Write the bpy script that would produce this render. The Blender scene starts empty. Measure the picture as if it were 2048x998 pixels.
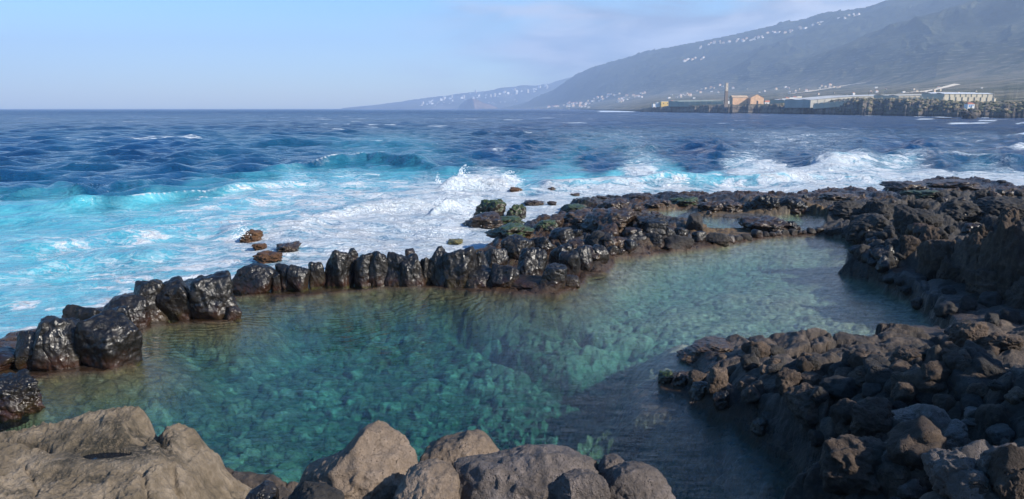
import bpy, math, numpy as np
from mathutils import Vector
R = math.radians
scene = bpy.context.scene
COL = scene.collection
rng = np.random.default_rng(7)

# ---------------------------------------------------------------- camera geometry
CAMZ = 5.0; PITCH = R(10.8); LENS = 26.0; F = 2048*LENS/36.0
cp_, sp_ = math.cos(PITCH), math.sin(PITCH)
def ray(px, py):
    u = (np.asarray(px, float)-1024)/F; v = (499-np.asarray(py, float))/F
    return u, cp_+v*sp_, -sp_+v*cp_
def P(px, py, z=0.0):                       # photograph direction -> world point at height z
    dx, dy, dz = ray(px, py); t = (z-CAMZ)/dz
    return dx*t, dy*t
def PY(px, py, Y):                          # world point on that direction at forward distance Y
    dx, dy, dz = ray(px, py); t = Y/dy
    return dx*t, Y, CAMZ+dz*t
def proj(x, y, z):
    f = y*cp_-(z-CAMZ)*sp_; u = x; w = y*sp_+(z-CAMZ)*cp_
    f = np.maximum(f, 1e-3)
    return 1024+F*u/f, 499-F*w/f

# ---------------------------------------------------------------- noise
def _h(ix, iy, iz=0, s=0):
    n = (ix.astype(np.int64)*73856093) ^ (iy.astype(np.int64)*19349663) ^ (np.asarray(iz).astype(np.int64)*83492791) ^ (s*2654435761)
    n = n & 0xffffffff
    n = ((n ^ (n >> 16))*0x45d9f3b) & 0xffffffff
    n = ((n ^ (n >> 16))*0x45d9f3b) & 0xffffffff
    n = n ^ (n >> 16)
    return (n & 0xffffff)/float(0xffffff)
def _q(t): return t*t*t*(t*(t*6-15)+10)
def vn2(x, y, s=0):
    ix = np.floor(x); iy = np.floor(y); fx = _q(x-ix); fy = _q(y-iy)
    ix = ix.astype(np.int64); iy = iy.astype(np.int64)
    a = _h(ix, iy, 0, s); b = _h(ix+1, iy, 0, s); c = _h(ix, iy+1, 0, s); d = _h(ix+1, iy+1, 0, s)
    return (a+(b-a)*fx+(c-a)*fy+(a-b-c+d)*fx*fy)*2-1
def vn3(x, y, z, s=0):
    ix = np.floor(x); iy = np.floor(y); iz = np.floor(z)
    fx = _q(x-ix); fy = _q(y-iy); fz = _q(z-iz)
    ix = ix.astype(np.int64); iy = iy.astype(np.int64); iz = iz.astype(np.int64)
    r = 0
    for dz in (0, 1):
        wz = fz if dz else 1-fz
        for dy in (0, 1):
            wy = fy if dy else 1-fy
            for dx in (0, 1):
                wx = fx if dx else 1-fx
                r = r+wx*wy*wz*_h(ix+dx, iy+dy, iz+dz, s)
    return r*2-1
def fbm2(x, y, oc=4, s=0, g=0.5, ridged=False):
    r = 0; a = 1; tot = 0; c, sn = math.cos(.6), math.sin(.6)
    for o in range(oc):
        n = vn2(x, y, s+o)
        if ridged: n = 1-2*np.abs(n)
        r = r+a*n; tot += a; a *= g
        x, y = (x*c-y*sn)*2.03+11.3, (x*sn+y*c)*2.03-7.1
    return r/tot
def fbm3(x, y, z, oc=4, s=0, g=0.5):
    r = 0; a = 1; tot = 0
    for o in range(oc):
        r = r+a*vn3(x, y, z, s+o); tot += a; a *= g
        x, y, z = x*2.03+3.1, y*2.03-7.7, z*2.03+5.9
    return r/tot
def worley(x, y, s=0):
    ix = np.floor(x).astype(np.int64); iy = np.floor(y).astype(np.int64)
    f1 = np.full(x.shape, 9.); f2 = np.full(x.shape, 9.); idr = np.zeros(x.shape); gx = np.zeros(x.shape); gy = np.zeros(x.shape)
    for dx in (-1, 0, 1):
        for dy in (-1, 0, 1):
            cx = ix+dx; cy = iy+dy
            px = cx+_h(cx, cy, 1, s)*.9+.05; py = cy+_h(cx, cy, 2, s)*.9+.05
            ddx = x-px; ddy = y-py
            d = ddx*ddx+ddy*ddy
            m = d < f1
            f2 = np.where(m, f1, np.minimum(f2, d))
            idr = np.where(m, _h(cx, cy, 3, s), idr); gx = np.where(m, ddx, gx); gy = np.where(m, ddy, gy)
            f1 = np.where(m, d, f1)
    return np.sqrt(f1), np.sqrt(f2), idr, gx, gy
def sstep(a, b, x):
    t = np.clip((x-a)/(b-a), 0, 1); return t*t*(3-2*t)
def polydist(x, y, pts, closed=True):
    """signed distance (negative inside) to a polygon, or distance to an open polyline"""
    pts = [tuple(map(float, p)) for p in pts]; n = len(pts)
    d2 = np.full(x.shape, 1e18); ins = np.zeros(x.shape, bool)
    for i in range(n if closed else n-1):
        x0, y0 = pts[i]; x1, y1 = pts[(i+1) % n]
        ex, ey = x1-x0, y1-y0; L = ex*ex+ey*ey+1e-12
        t = np.clip(((x-x0)*ex+(y-y0)*ey)/L, 0, 1)
        dx = x-(x0+t*ex); dy = y-(y0+t*ey); d2 = np.minimum(d2, dx*dx+dy*dy)
        if closed and y0 != y1:
            c = ((y0 > y) != (y1 > y)) & (x < (x1-x0)*(y-y0)/(y1-y0)+x0)
            ins ^= c
    d = np.sqrt(d2)
    return np.where(ins, -d, d) if closed else d
def shepard(x, y, cps, vals, p=3.0, eps=.05):
    num = [0.0]*len(vals[0]); den = 0.0
    for (cx, cy), v in zip(cps, vals):
        w = 1.0/(((x-cx)**2+(y-cy)**2+eps)**(p/2)); den = den+w
        for k in range(len(v)): num[k] = num[k]+w*v[k]
    return [q/den for q in num]

# ---------------------------------------------------------------- mesh helpers
def mesh_np(name, V, faces, attrs=None, smooth=True):
    """V (n,3); faces: (m,4) or (m,3) int array"""
    me = bpy.data.meshes.new(name)
    V = np.ascontiguousarray(V, dtype=np.float32); faces = np.ascontiguousarray(faces, dtype=np.int32)
    k = faces.shape[1]; m = faces.shape[0]
    me.vertices.add(len(V)); me.vertices.foreach_set("co", V.ravel())
    me.loops.add(m*k); me.loops.foreach_set("vertex_index", faces.ravel())
    me.polygons.add(m); me.polygons.foreach_set("loop_start", np.arange(0, m*k, k, dtype=np.int32))
    me.polygons.foreach_set("use_smooth", np.full(m, smooth, dtype=bool))
    me.update(calc_edges=True)
    for n_, a in (attrs or {}).items():
        at = me.attributes.new(n_, 'FLOAT', 'POINT'); at.data.foreach_set("value", np.ascontiguousarray(a, dtype=np.float32).ravel())
    return me
def grid_faces(nr, nc):
    i = np.arange(nr-1)[:, None]*nc+np.arange(nc-1)[None, :]
    i = i.ravel()
    return np.stack([i, i+1, i+1+nc, i+nc], 1)
def link(name, me, mat=None, parent=None, loc=None):
    o = bpy.data.objects.new(name, me); COL.objects.link(o)
    if mat is not None:
        for m in (mat if isinstance(mat, (list, tuple)) else [mat]): me.materials.append(m)
    if parent: o.parent = parent
    if loc is not None: o.location = loc
    return o
def tag(o, label=None, cat=None, group=None, kind=None):
    if label: o['label'] = label
    if cat: o['category'] = cat
    if group: o['group'] = group
    if kind: o['kind'] = kind
    return o
def pymesh(name, V, Fs, smooth=False):
    me = bpy.data.meshes.new(name); me.from_pydata(V, [], Fs); me.update()
    if smooth: me.polygons.foreach_set("use_smooth", [True]*len(me.polygons))
    return me

# ---------------------------------------------------------------- node helper
class N:
    def __init__(s, name, world=False):
        if world: s.m = bpy.data.worlds.new(name)
        else: s.m = bpy.data.materials.new(name)
        s.m.use_nodes = True; s.t = s.m.node_tree; s.t.nodes.clear()
    def n(s, typ, ins=None, **kw):
        nd = s.t.nodes.new(typ)
        for k, v in kw.items(): setattr(nd, k, v)
        for k, v in (ins or {}).items(): s.set(nd, k, v)
        return nd
    def set(s, nd, k, v):
        sock = nd.inputs[k]
        if isinstance(v, bpy.types.Node): v = v.outputs[0]
        if isinstance(v, bpy.types.NodeSocket): s.t.links.new(v, sock)
        else: sock.default_value = v
    def math(s, op, a, b=None, c=None, clamp=False):
        nd = s.n('ShaderNodeMath', operation=op, use_clamp=clamp); s.set(nd, 0, a)
        if b is not None: s.set(nd, 1, b)
        if c is not None: s.set(nd, 2, c)
        return nd.outputs[0]
    def noise(s, vec, scale, detail=4, rough=.55, dist=0.0, out=0, dim='3D'):
        nd = s.n('ShaderNodeTexNoise', {'Vector': vec, 'Scale': scale, 'Detail': detail, 'Roughness': rough, 'Distortion': dist}, noise_dimensions=dim)
        return nd.outputs[out]
    def vor(s, vec, scale, feature='F1', out='Distance', rand=1.0):
        nd = s.n('ShaderNodeTexVoronoi', {'Vector': vec, 'Scale': scale, 'Randomness': rand}, feature=feature)
        return nd.outputs[out]
    def ramp(s, fac, stops, interp='LINEAR'):
        nd = s.n('ShaderNodeValToRGB', {'Fac': fac}); cr = nd.color_ramp; cr.interpolation = interp
        while len(cr.elements) < len(stops): cr.elements.new(.5)
        for e, (p, c) in zip(cr.elements, stops):
            e.position = p; e.color = (c, c, c, 1) if not isinstance(c, tuple) else (*c, 1)
        return nd.outputs[0]
    def mix(s, f, a, b, blend='MIX'):
        nd = s.n('ShaderNodeMix', data_type='RGBA', blend_type=blend)
        s.set(nd, 0, f); s.set(nd, 6, (*a, 1) if isinstance(a, tuple) else a); s.set(nd, 7, (*b, 1) if isinstance(b, tuple) else b)
        return nd.outputs[2]
    def mapr(s, v, a, b, c=0.0, d=1.0, smooth=False):
        nd = s.n('ShaderNodeMapRange', {0: v, 1: a, 2: b, 3: c, 4: d}, interpolation_type='SMOOTHSTEP' if smooth else 'LINEAR'); return nd.outputs[0]
    def attr(s, name): return s.n('ShaderNodeAttribute', attribute_name=name).outputs['Fac']
    def pos(s): return s.n('ShaderNodeNewGeometry').outputs['Position']
    def sep(s, v): return s.n('ShaderNodeSeparateXYZ', {0: v}).outputs
    def vmul(s, v, k):
        nd = s.n('ShaderNodeVectorMath', operation='MULTIPLY'); s.set(nd, 0, v); nd.inputs[1].default_value = k; return nd.outputs[0]
    def vadd(s, a, b):
        nd = s.n('ShaderNodeVectorMath', operation='ADD'); s.set(nd, 0, a); s.set(nd, 1, b); return nd.outputs[0]
    def bump(s, h, dist, strength=1.0, normal=None):
        i = {'Height': h, 'Distance': dist, 'Strength': strength}
        if normal is not None: i['Normal'] = normal
        return s.n('ShaderNodeBump', i).outputs[0]
    def out(s, surf=None, vol=None):
        o = s.n('ShaderNodeOutputMaterial')
        if surf is not None: s.set(o, 'Surface', surf)
        if vol is not None: s.set(o, 'Volume', vol)
        return s.m
    def bsdf(s, **kw):
        nd = s.n('ShaderNodeBsdfPrincipled')
        for k, v in kw.items(): s.set(nd, k.replace('_', ' '), (*v, 1) if isinstance(v, tuple) and len(v) == 3 else v)
        return nd.outputs[0]

# ---------------------------------------------------------------- materials
def rock_mat(name, dark, mid, light, rough=(.75, .95), wet=False, pits=True, scale=1.0, bumpd=.03, strata=False, green=0.0, zband=True, use_attr=False):
    s = N(name); p = s.pos(); z = s.sep(p)[2]
    n1 = s.noise(p, 1.3*scale, 6, .6); n2 = s.noise(p, 7*scale, 8, .65); n3 = s.noise(p, 38*scale, 6, .7)
    c = s.ramp(s.math('ADD', s.math('MULTIPLY', n1, .55), s.math('MULTIPLY', n2, .45)), [(.33, dark), (.5, mid), (.68, light)])
    c = s.mix(s.mapr(n3, .35, .7), c, s.mix(1.0, c, (.62, .6, .58), 'MULTIPLY'))
    # pores are coloured darker
    pv = s.vor(p, 26*scale, 'F1'); pm = s.mapr(pv, .10, .26, 1, 0); pm = s.math('MULTIPLY', pm, s.mapr(n2, .48, .62))
    if pits: c = s.mix(s.math('MULTIPLY', pm, .65), c, (.02, .018, .016))
    rg = s.mapr(n2, .3, .7, rough[0], rough[1])
    wetf = None
    if use_attr:
        wetf = s.attr('wet'); gr = s.attr('green'); br = s.attr('gold')
        c = s.mix(s.math('MULTIPLY', br, s.mapr(n2, .40, .60)), c, s.ramp(n3, [(.3, (.05, .035, .018)), (.55, (.16, .10, .035)), (.75, (.26, .18, .08))]))
        c = s.mix(s.math('MULTIPLY', gr, s.mapr(n2, .38, .58)), c, s.ramp(n3, [(.3, (.012, .02, .006)), (.6, (.05, .075, .015)), (.8, (.10, .13, .03))]))
        c = s.mix(wetf, c, s.mix(1.0, c, (.34, .30, .27), 'MULTIPLY'))
        rg = s.n('ShaderNodeMix', {0: wetf, 2: rg, 3: s.mapr(n2, .3, .7, .16, .45)}).outputs[0]
    if zband:
        zz = s.math('ADD', z, s.mapr(n2, .3, .7, -.12, .12))
        band = s.mapr(zz, .05, .34, 1, 0)
        c = s.mix(s.math('MULTIPLY', band, .8 if wet else .5), c, s.ramp(n1, [(.35, (.010, .008, .005)), (.5, (.034, .012, .006)), (.65, (.032, .025, .008))]))
        under = s.mapr(z, -.02, -.10)
        gold = s.ramp(n3, [(.3, (.03, .035, .010)), (.5, (.12, .10, .022)), (.72, (.30, .23, .07))])
        c = s.mix(under, c, s.mix(s.mapr(n2, .35, .6), (.05, .05, .02), gold))
        if not wet and not use_attr:
            rg = s.n('ShaderNodeMix', {0: band, 2: rg, 3: .3}).outputs[0]
    if green > 0:
        nz = s.sep(s.n('ShaderNodeNewGeometry').outputs['Normal'])[2]
        g = s.math('MULTIPLY', s.mapr(nz, .2, .8), s.mapr(n1, .5-.2*green, .62-.2*green))
        c = s.mix(g, c, s.ramp(n3, [(.3, (.010, .018, .005)), (.6, (.036, .058, .010)), (.8, (.09, .12, .02))]))
    h = s.math('ADD', s.math('MULTIPLY', n2, 1.2), s.math('MULTIPLY', n3, .35))
    if wet: h = s.math('ADD', s.math('MULTIPLY', s.noise(p, 3.2*scale, 3, .5), 1.3), s.math('MULTIPLY', s.noise(p, 9*scale, 3, .5, .6), .28))
    cr = s.vor(s.vadd(p, s.vmul(s.noise(p, 1.6*scale, 5, .65, out=1), (1.1, 1.1, 1.1))), 1.25*scale, 'DISTANCE_TO_EDGE')
    crk = s.math('MULTIPLY', s.mapr(cr, 0.0, .022, 1, 0, True), s.mapr(n1, .45, .6))
    h = s.math('SUBTRACT', h, s.math('MULTIPLY', crk, .35))
    if pits: h = s.math('SUBTRACT', h, s.math('MULTIPLY', pm, .8))
    if strata:
        w = s.noise(s.vmul(p, (1.5, 1.5, 9)), 2.2, 5, .6); h = s.math('ADD', h, s.math('MULTIPLY', w, .8))
    nrm = s.bump(h, bumpd, 1.0)
    return s.out(s.bsdf(Base_Color=c, Roughness=rg, Normal=nrm, Specular_IOR_Level=.5 if (wet or use_attr) else .25))
WET = rock_mat('wet_basalt', (.0025, .0022, .002), (.0055, .0045, .004), (.018, .0125, .0085), (.26, .66), wet=True, pits=False, bumpd=.06)
WETB = rock_mat('wet_brown_basalt', (.010, .006, .004), (.034, .020, .012), (.12, .072, .036), (.25, .55), wet=True, pits=True, bumpd=.09, zband=False)
MOSS = rock_mat('mossy_basalt', (.008, .006, .004), (.022, .015, .009), (.05, .036, .016), (.3, .6), wet=True, green=.8, bumpd=.09, zband=False)
GREY = rock_mat('grey_basalt', (.014, .013, .013), (.036, .033, .031), (.085, .075, .068), (.6, .9), bumpd=.05)
LAVA = rock_mat('brown_lava', (.020, .015, .012), (.066, .048, .037), (.18, .132, .10), (.75, .95), bumpd=.05)
PALE = rock_mat('pale_lava', (.080, .060, .046), (.185, .142, .108), (.29, .225, .175), (.8, .95), bumpd=.035, scale=1.6, zband=False)
MAUVE = rock_mat('mauve_lava', (.06, .050, .045), (.135, .113, .102), (.27, .23, .215), (.6, .9), bumpd=.055, scale=1.5, zband=False)
ORANGE = rock_mat('rusty_basalt', (.03, .016, .009), (.10, .05, .024), (.20, .11, .05), (.35, .6), bumpd=.09, zband=False)
GROUND = rock_mat('shore_rock', (.035, .028, .024), (.085, .068, .056), (.17, .135, .108), (.7, .95), bumpd=.05, use_attr=True, zband=False)
# ---------------------------------------------------------------- ground sheet (rocks, wall footing, pool floor)
POOL_PX = [(-260,900),(-260,760),(-60,770),(30,770),(75,752),(130,742),(200,740),(262,728),(268,700),(255,668),(300,648),(370,640),(450,640),(474,628),(470,592),(520,585),(560,592),
 (650,584),(760,574),(900,574),(960,582),(1050,586),(1110,588),(1156,572),(1175,552),(1215,540),(1235,518),(1330,505),(1400,496),(1455,487),(1530,476),(1640,468),(1690,478),(1738,503),
 (1735,522),(1680,547),(1750,562),(1820,600),(1890,655),(1884,692),(1800,688),(1700,708),(1600,706),(1480,692),(1400,686),(1357,712),(1385,742),(1320,752),(1330,778),(1400,812),(1455,832),
 (1500,872),(1560,915),(1610,962),(1690,1010),(1720,1060),(1500,1075),(1200,1060),(900,1060),(620,1060),(430,1050),(200,1000),(-100,980)]
POOLW = [P(a, b, 0) for a, b in POOL_PX]
TPA = [P(a, b, 0) for a, b in [(1278,421),(1380,417),(1402,430),(1482,438),(1492,455),(1440,463),(1405,460),(1395,440),(1300,433)]]
TPB = [P(a, b, 0) for a, b in [(1500,447),(1540,430),(1600,424),(1652,430),(1662,446),(1640,461),(1540,463),(1590,452)]]
COAST_PX = [(-500,760),(-250,735),(0,690),(80,662),(150,642),(210,612),(280,584),(370,562),(440,552),(455,570),(490,556),(560,551),(700,541),(850,531),(950,515),(1005,498),(1060,470),(1110,440),
 (1150,412),(1200,402),(1300,398),(1400,394),(1500,395),(1600,399),(1640,388),(1700,386),(1790,392),(1780,376),(1850,365),(1950,364),(2048,380),(2300,388),(2600,400)]
COASTW = [P(a, b, -.2) for a, b in COAST_PX]+[(75, 40), (60, -20), (-40, -20), (-40, 5)]
LAND = [(-6,4.5,1.6,.1),(-4,6,1.1,.1),(-2,6,.9,.1),(0,6,.95,.1),(2,6.2,.5,.1),(3.2,7,.25,.12),(2.7,5.6,.7,.1),(1.2,6.8,.3,.1),(4.6,6,1.6,.2),(0,4,1.9,.1),(0,0,3.3,.1),(-6,0,3.3,.1),(6,3,2.9,.2),(6,0,3.5,.2),(-12,5,2.0,.2),
 (7.6,5.5,4.1,.3),(9.2,7.0,3.8,.3),(11.5,8.8,2.9,.3),(6.2,4,3.9,.2),(12,5,4.6,.3),(16,0,5,.3),(20,10,4.3,.4),  # unseen ground right of frame, raised to cast shade on bank and pool
 (15,15.6,4.2,.3),(15.5,18.5,3.0,.3),(22,22,4.6,.5),(30,26,3,.5),(40,30,2,.5)]  # leading point added out of view to shade the ledge
LAND_PX = [(1330,765,.2,.12),(1400,705,.28,.12),(1430,760,.55,.16),(1500,725,.55,.2),(1600,722,.42,.12),(1700,722,.5,.12),(1800,710,.5,.12),(1880,705,.5,.12),(1935,690,.7,.15),(2030,705,.8,.15),(1640,812,.9,.2),(1500,830,.5,.15),(1560,780,.95,.2),
 (1500,900,.15,.1),(1600,920,.5,.15),(1700,860,1.1,.25),(1820,850,1.6,.25),(1760,760,1.1,.25),(1900,770,1.35,.25),(2030,780,1.7,.25),(1700,960,1.0,.2),(1800,930,1.7,.25),(1950,940,2.2,.2),(2040,860,2.3,.25),(2040,980,2.6,.2),
 (1690,545,.25,.08),(1750,560,.38,.07),(1790,575,.42,.07),(1850,612,.42,.07),(1900,640,.42,.07),(1945,665,.42,.07),(2045,650,.5,.08),(1990,680,.45,.07),(2045,685,.5,.08),(1850,555,.45,.07),(1900,580,.5,.07),(1960,600,.5,.07),(2045,618,.55,.08),(1800,540,.42,.07),(2120,640,.7,.2),
 (1760,510,.25,.1),
 (1690,470,.15,.15),(1710,450,.5,.2),(1700,425,.5,.18),(1760,470,.4,.15),(1800,425,.6,.2),(1800,455,.65,.2),(1900,410,.7,.2),(1900,440,.9,.22),(2000,405,.8,.2),(2046,395,.7,.2),(1750,398,.1,.15),(1850,376,.0,.15),(1950,376,.05,.15),(1650,410,.15,.15),
 (1600,405,.25,.17),(1540,403,.3,.17),(1450,405,.1,.14),(1350,405,.12,.14),(1250,408,.12,.14),(1160,424,.05,.15),(1200,438,.4,.18),(1260,440,.4,.18),(1320,448,.3,.17),(1540,452,.1,.12),(1450,440,.0,.1),
 (1150,500,.2,.15),(1100,480,.25,.15),(1200,478,.4,.2),(1280,470,.35,.2),(1050,535,.0,.1),(900,555,-.1,.08),(700,562,-.12,.06),(500,572,-.12,.05),(460,580,-.08,.02),(350,620,-.1,.06),(250,650,-.1,.06),(100,705,-.1,.06),(0,730,-.1,.06),(-200,755,.2,.06),(-10,800,.0,.08),
 (1380,480,.2,.1),(1500,470,.04,.08),(1620,464,.04,.08),(2300,420,2.0,.5),(2300,395,.8,.4)]
for a, b, Y_, am in [(1840,500,21.2,.15),(1870,470,22,.2),(1900,490,20.5,.22),(1960,462,19.8,.25),(2045,436,19,.25),(2120,430,18,.25)]:
    q = PY(a, b, Y_); LAND.append((float(q[0]), Y_, float(q[2]), am))
for a, b, z_, am in LAND_PX:
    q = P(a, b, z_); LAND.append((float(q[0]), float(q[1]), z_, am))
FLOOR_PX = [(900,900,-1.7),(700,850,-1.6),(1100,850,-1.6),(500,850,-1.3),(600,760,-1.5),(800,760,-1.5),(400,770,-1.2),(1000,950,-1.9),(1150,900,-1.8),(300,850,-1.1),
 (250,790,-.7),(100,790,-.45),(300,730,-.7),(400,690,-.9),(500,650,-1.0),(350,662,-.35),(60,830,-.6),(0,860,-.9),
 (600,622,-1.1),(800,625,-1.1),(1000,612,-1.0),(1100,640,-1.0),(900,680,-1.2),(1200,560,-.7),(1300,520,-.6),(1500,500,-.6),(1650,520,-.4),
 (1200,680,-.65),(1400,650,-.5),(1600,620,-.4),(1800,660,-.35),(1500,685,-.35),(1100,740,-.9),(1200,775,-.9),(1300,735,-.6),
 (1300,815,-.5),(1350,880,-.7),(1400,825,-.3),(1360,930,-1.0),(1260,870,-2.0),(1480,960,-2.2),(1600,985,-1.6),(1250,970,-2.3),(1215,830,-1.9)]
FLOOR = [(*map(float, P(a, b, z_)), z_) for a, b, z_ in FLOOR_PX]
TRENCH = [P(a, b, -1.2) for a, b in [(560,600),(680,625),(780,655),(900,680),(985,715),(1010,738),(1090,765),(1180,800),(1225,830),(1235,920),(1240,1000)]]
TRENCH2 = [P(a, b, -.8) for a, b in [(1000,650),(1100,665),(1180,690),(1250,700)]]
TRENCH3 = [P(a, b, -.8) for a, b in [(1100,745),(1180,765),(1260,790)]]

def smoothcells(x, y, size, s, pw=1.0):
    f1, f2, idr, gx, gy = worley(x/size, y/size, s)
    return np.sqrt(np.clip(1-(f1/.72)**2, 0, 1)), f2-f1, idr

def ground_height(x, y):
    wx = x+.35*fbm2(x*.9, y*.9, 3, 5); wy = y+.35*fbm2(x*.9, y*.9, 3, 15)
    zl, amp = shepard(wx, wy, [(c[0], c[1]) for c in LAND], [(c[2], c[3]) for c in LAND], 4.0, .08)
    jag = .22*fbm2(x*1.1, y*1.1, 4, 31)+.10*fbm2(x*4, y*4, 3, 33)
    sdp = polydist(x, y, POOLW)+jag*sstep(6, 9, y)
    sda = np.minimum(polydist(x, y, TPA), polydist(x, y, TPB))+jag
    sdc = polydist(x, y, COASTW)+jag*1.6
    # rubble relief
    d1, e1, i1 = smoothcells(wx, wy, 1.35, 1); d2, e2, i2 = smoothcells(wx, wy*1.0, .58, 2); d3, e3, i3 = smoothcells(x, y, .24, 3)
    _, _, _, X1, Y1 = worley(wx/1.35, wy/1.35, 1); _, _, _, X2_, Y2_ = worley(wx/.58, wy/.58, 2)
    d1 = np.minimum(d1, .82); d2 = np.minimum(d2, .85)
    bl = fbm2(x*.55, y*.55, 3, 41)
    rel = (d1*(.5+i1)-.45)*1.15+(d2*(.35+i2)-.3)*.62+(d3*(.3+i3)-.25)*.27+bl*.9+fbm2(x*5, y*5, 4, 44, ridged=True)*.16
    a1_, a2_ = i1*40, i2*40
    rel = rel+(X1*np.cos(a1_)+Y1*np.sin(a1_))*.75+(X2_*np.cos(a2_)+Y2_*np.sin(a2_))*.42
    rel = rel-.22*(1-sstep(0, .12, e1))-.12*(1-sstep(0, .14, e2))
    rel = rel+.07*fbm2(x*14, y*14, 3, 47)-.62
    land = np.maximum(zl, -.2)+amp*rel*1.35
    land = np.maximum(land, np.where((amp < .13) & (x < 7), -.14, .03)+.05*fbm2(x*3, y*3, 3, 50))
    edge = sstep(0, np.where((x > 7.5) & (y > 14.5), .16, .5), sdp)
    land = land*(.12+.88*edge)
    # pool floor
    zf, = shepard(x, y, [(c[0], c[1]) for c in FLOOR], [(c[2],) for c in FLOOR], 3.5, .6); zf = zf*.85
    t = np.exp(-(polydist(x, y, TRENCH, False)/.33)**2)*.55+np.exp(-(polydist(x, y, TRENCH2, False)/.3)**2)*.45+np.exp(-(polydist(x, y, TRENCH3, False)/.3)**2)*.5
    tw = .35*fbm2(x*1.5, y*1.5, 3, 61)
    g1, h1, j1 = smoothcells(x+.1*fbm2(x*3,y*3,2,68), y, .40, 11); g2, h2, j2 = smoothcells(x+.08*fbm2(x*4,y*4,2,69), y*1.1, .21, 12)
    big = (j1 > .55)
    fl = zf-t*(1+tw)+.10*fbm2(x*.8, y*.8, 3, 62)+np.where(big, g1*.12*j1, 0)*(1-.7*sstep(2.5, 4.5, x)*sstep(11, 13, y))+g2*.055*(.5+j2)*(1-.75*sstep(2.5, 4.5, x)*sstep(11, 13, y))+.03*fbm2(x*9, y*9, 3, 66)+.10*fbm2(x*.9, y*2.2, 3, 69)*sstep(2.5, 4.5, x)*sstep(11, 13, y)
    rough = sstep(6.2, 4.0, np.hypot(x-2.3, y-9.5))            # weedy submerged outcrop
    fl = fl+rough*.22*fbm2(x*4, y*4, 4, 67, ridged=True)
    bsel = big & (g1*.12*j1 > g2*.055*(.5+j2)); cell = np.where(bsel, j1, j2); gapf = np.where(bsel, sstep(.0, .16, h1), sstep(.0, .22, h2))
    z = np.where(sdp < 0, np.minimum(land*0+.03, 0)+(np.minimum(fl, -.12)+.14)*sstep(.15, np.where(y > 12, 1.9, .9), -sdp)-.14*sstep(0, .15, -sdp)-.06*(1-d3)*sstep(0, .2, -sdp), land)
    z = np.where(sda < 0, -.32*sstep(0, .5, -sda)+.10*(d3-.5)*.6, z)
    sea = sstep(-.3, 2.2, sdc)
    z = z*(1-sea)+sea*(-2.6)
    return z, sdp, sda, sdc, amp, cell, gapf

_th = np.concatenate([np.linspace(-60, -37.5, 40)[:-1], np.linspace(-37.5, 37.5, 1060), np.linspace(37.5, 115, 150)[1:]])
TH = np.radians(_th)
rr = [1.0]
while rr[-1] < 115: rr.append(rr[-1]*(1.0062 if rr[-1] < 7.5 else (1.0026 if rr[-1] < 22 else 1.0040)))
RR = np.array(rr)
TT, RG = np.meshgrid(TH, RR)
GX = RG*np.sin(TT); GY = RG*np.cos(TT)
GZ, SDP, SDA, SDC, AMP, CELL, FL = ground_height(GX.ravel(), GY.ravel())
sh = GX.shape
GZ = GZ.reshape(sh)
LR = np.log(RR)
def _bil(arr, T, L, x, y):
    th = np.arctan2(x, y); lr = np.log(np.maximum(np.hypot(x, y), 1e-3))
    i = np.interp(th, T, np.arange(len(T))); j = np.interp(lr, L, np.arange(len(L)))
    i0 = np.minimum(i.astype(int), len(T)-2); j0 = np.minimum(j.astype(int), len(L)-2); fi = i-i0; fj = j-j0
    return arr[j0, i0]*(1-fi)*(1-fj)+arr[j0, i0+1]*fi*(1-fj)+arr[j0+1, i0]*(1-fi)*fj+arr[j0+1, i0+1]*fi*fj
def ground_z(x, y): return _bil(GZ, TH, LR, np.atleast_1d(np.asarray(x, float)), np.atleast_1d(np.asarray(y, float)))
def hit_ground(px, py, zmin=-9, arr=None, T=None, L=None, rmax=100, r0=3.0):
    """first point of the ground (or the water plane zmin) seen in that direction"""
    dx, dy, dz = ray(px, py); t = np.exp(np.linspace(math.log(r0), math.log(rmax), 2600))
    x, y, z = dx*t, dy*t, CAMZ+dz*t
    g = np.maximum(_bil(GZ if arr is None else arr, TH if T is None else T, LR if L is None else L, x, y), zmin)
    k = np.argmax(z < g)
    if not (z < g).any(): k = len(t)-1
    return float(x[k]), float(y[k]), float(g[k])
xf = GX.ravel(); yf = GY.ravel(); zf_ = GZ.ravel()
dry = sstep(0, .3, np.minimum(SDP, SDA))*sstep(.2, -.3, SDC)
k3 = AMP*.55*dry
X2 = xf+k3*fbm3(xf*2.1, yf*2.1, zf_*2.6, 4, 71); Y2 = yf+k3*fbm3(xf*2.1+40, yf*2.1, zf_*2.6, 4, 75)
near_sea = sstep(-9, -1.5, SDC); pool_wet_shade = sstep(1.3, .3, SDP); mid_left = sstep(9, 6, xf-.28*(yf-30))*sstep(15, 20, yf)
wet = np.clip(np.maximum.reduce([near_sea*sstep(1.3, .3, zf_), pool_wet_shade*sstep(.75, .3, zf_), mid_left*.85]), 0, 1)  # pool rim: waterline wet, reaching higher to paint the bank's shaded face dark
green = sstep(-5, -1, SDC)*sstep(.0, .4, fbm2(xf*.25, yf*.25, 3, 81))*sstep(1.2, .4, zf_)
gold = np.maximum(sstep(-14, -5, SDC)*sstep(-.25, .2, fbm2(xf*.35+9, yf*.35, 3, 83))*sstep(.9, .3, zf_), sstep(.5, .0, SDP)*sstep(.3, .05, zf_)*.8)
floor_m = ((SDP < 0) | (SDA < 0)).astype(float)*sstep(.0, -.1, zf_)*(1-sstep(-1.5, -.4, SDP+.5*fbm2(xf*1.2, yf*1.2, 3, 99))*(xf > 1.2)*(yf < 13.5))
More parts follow.
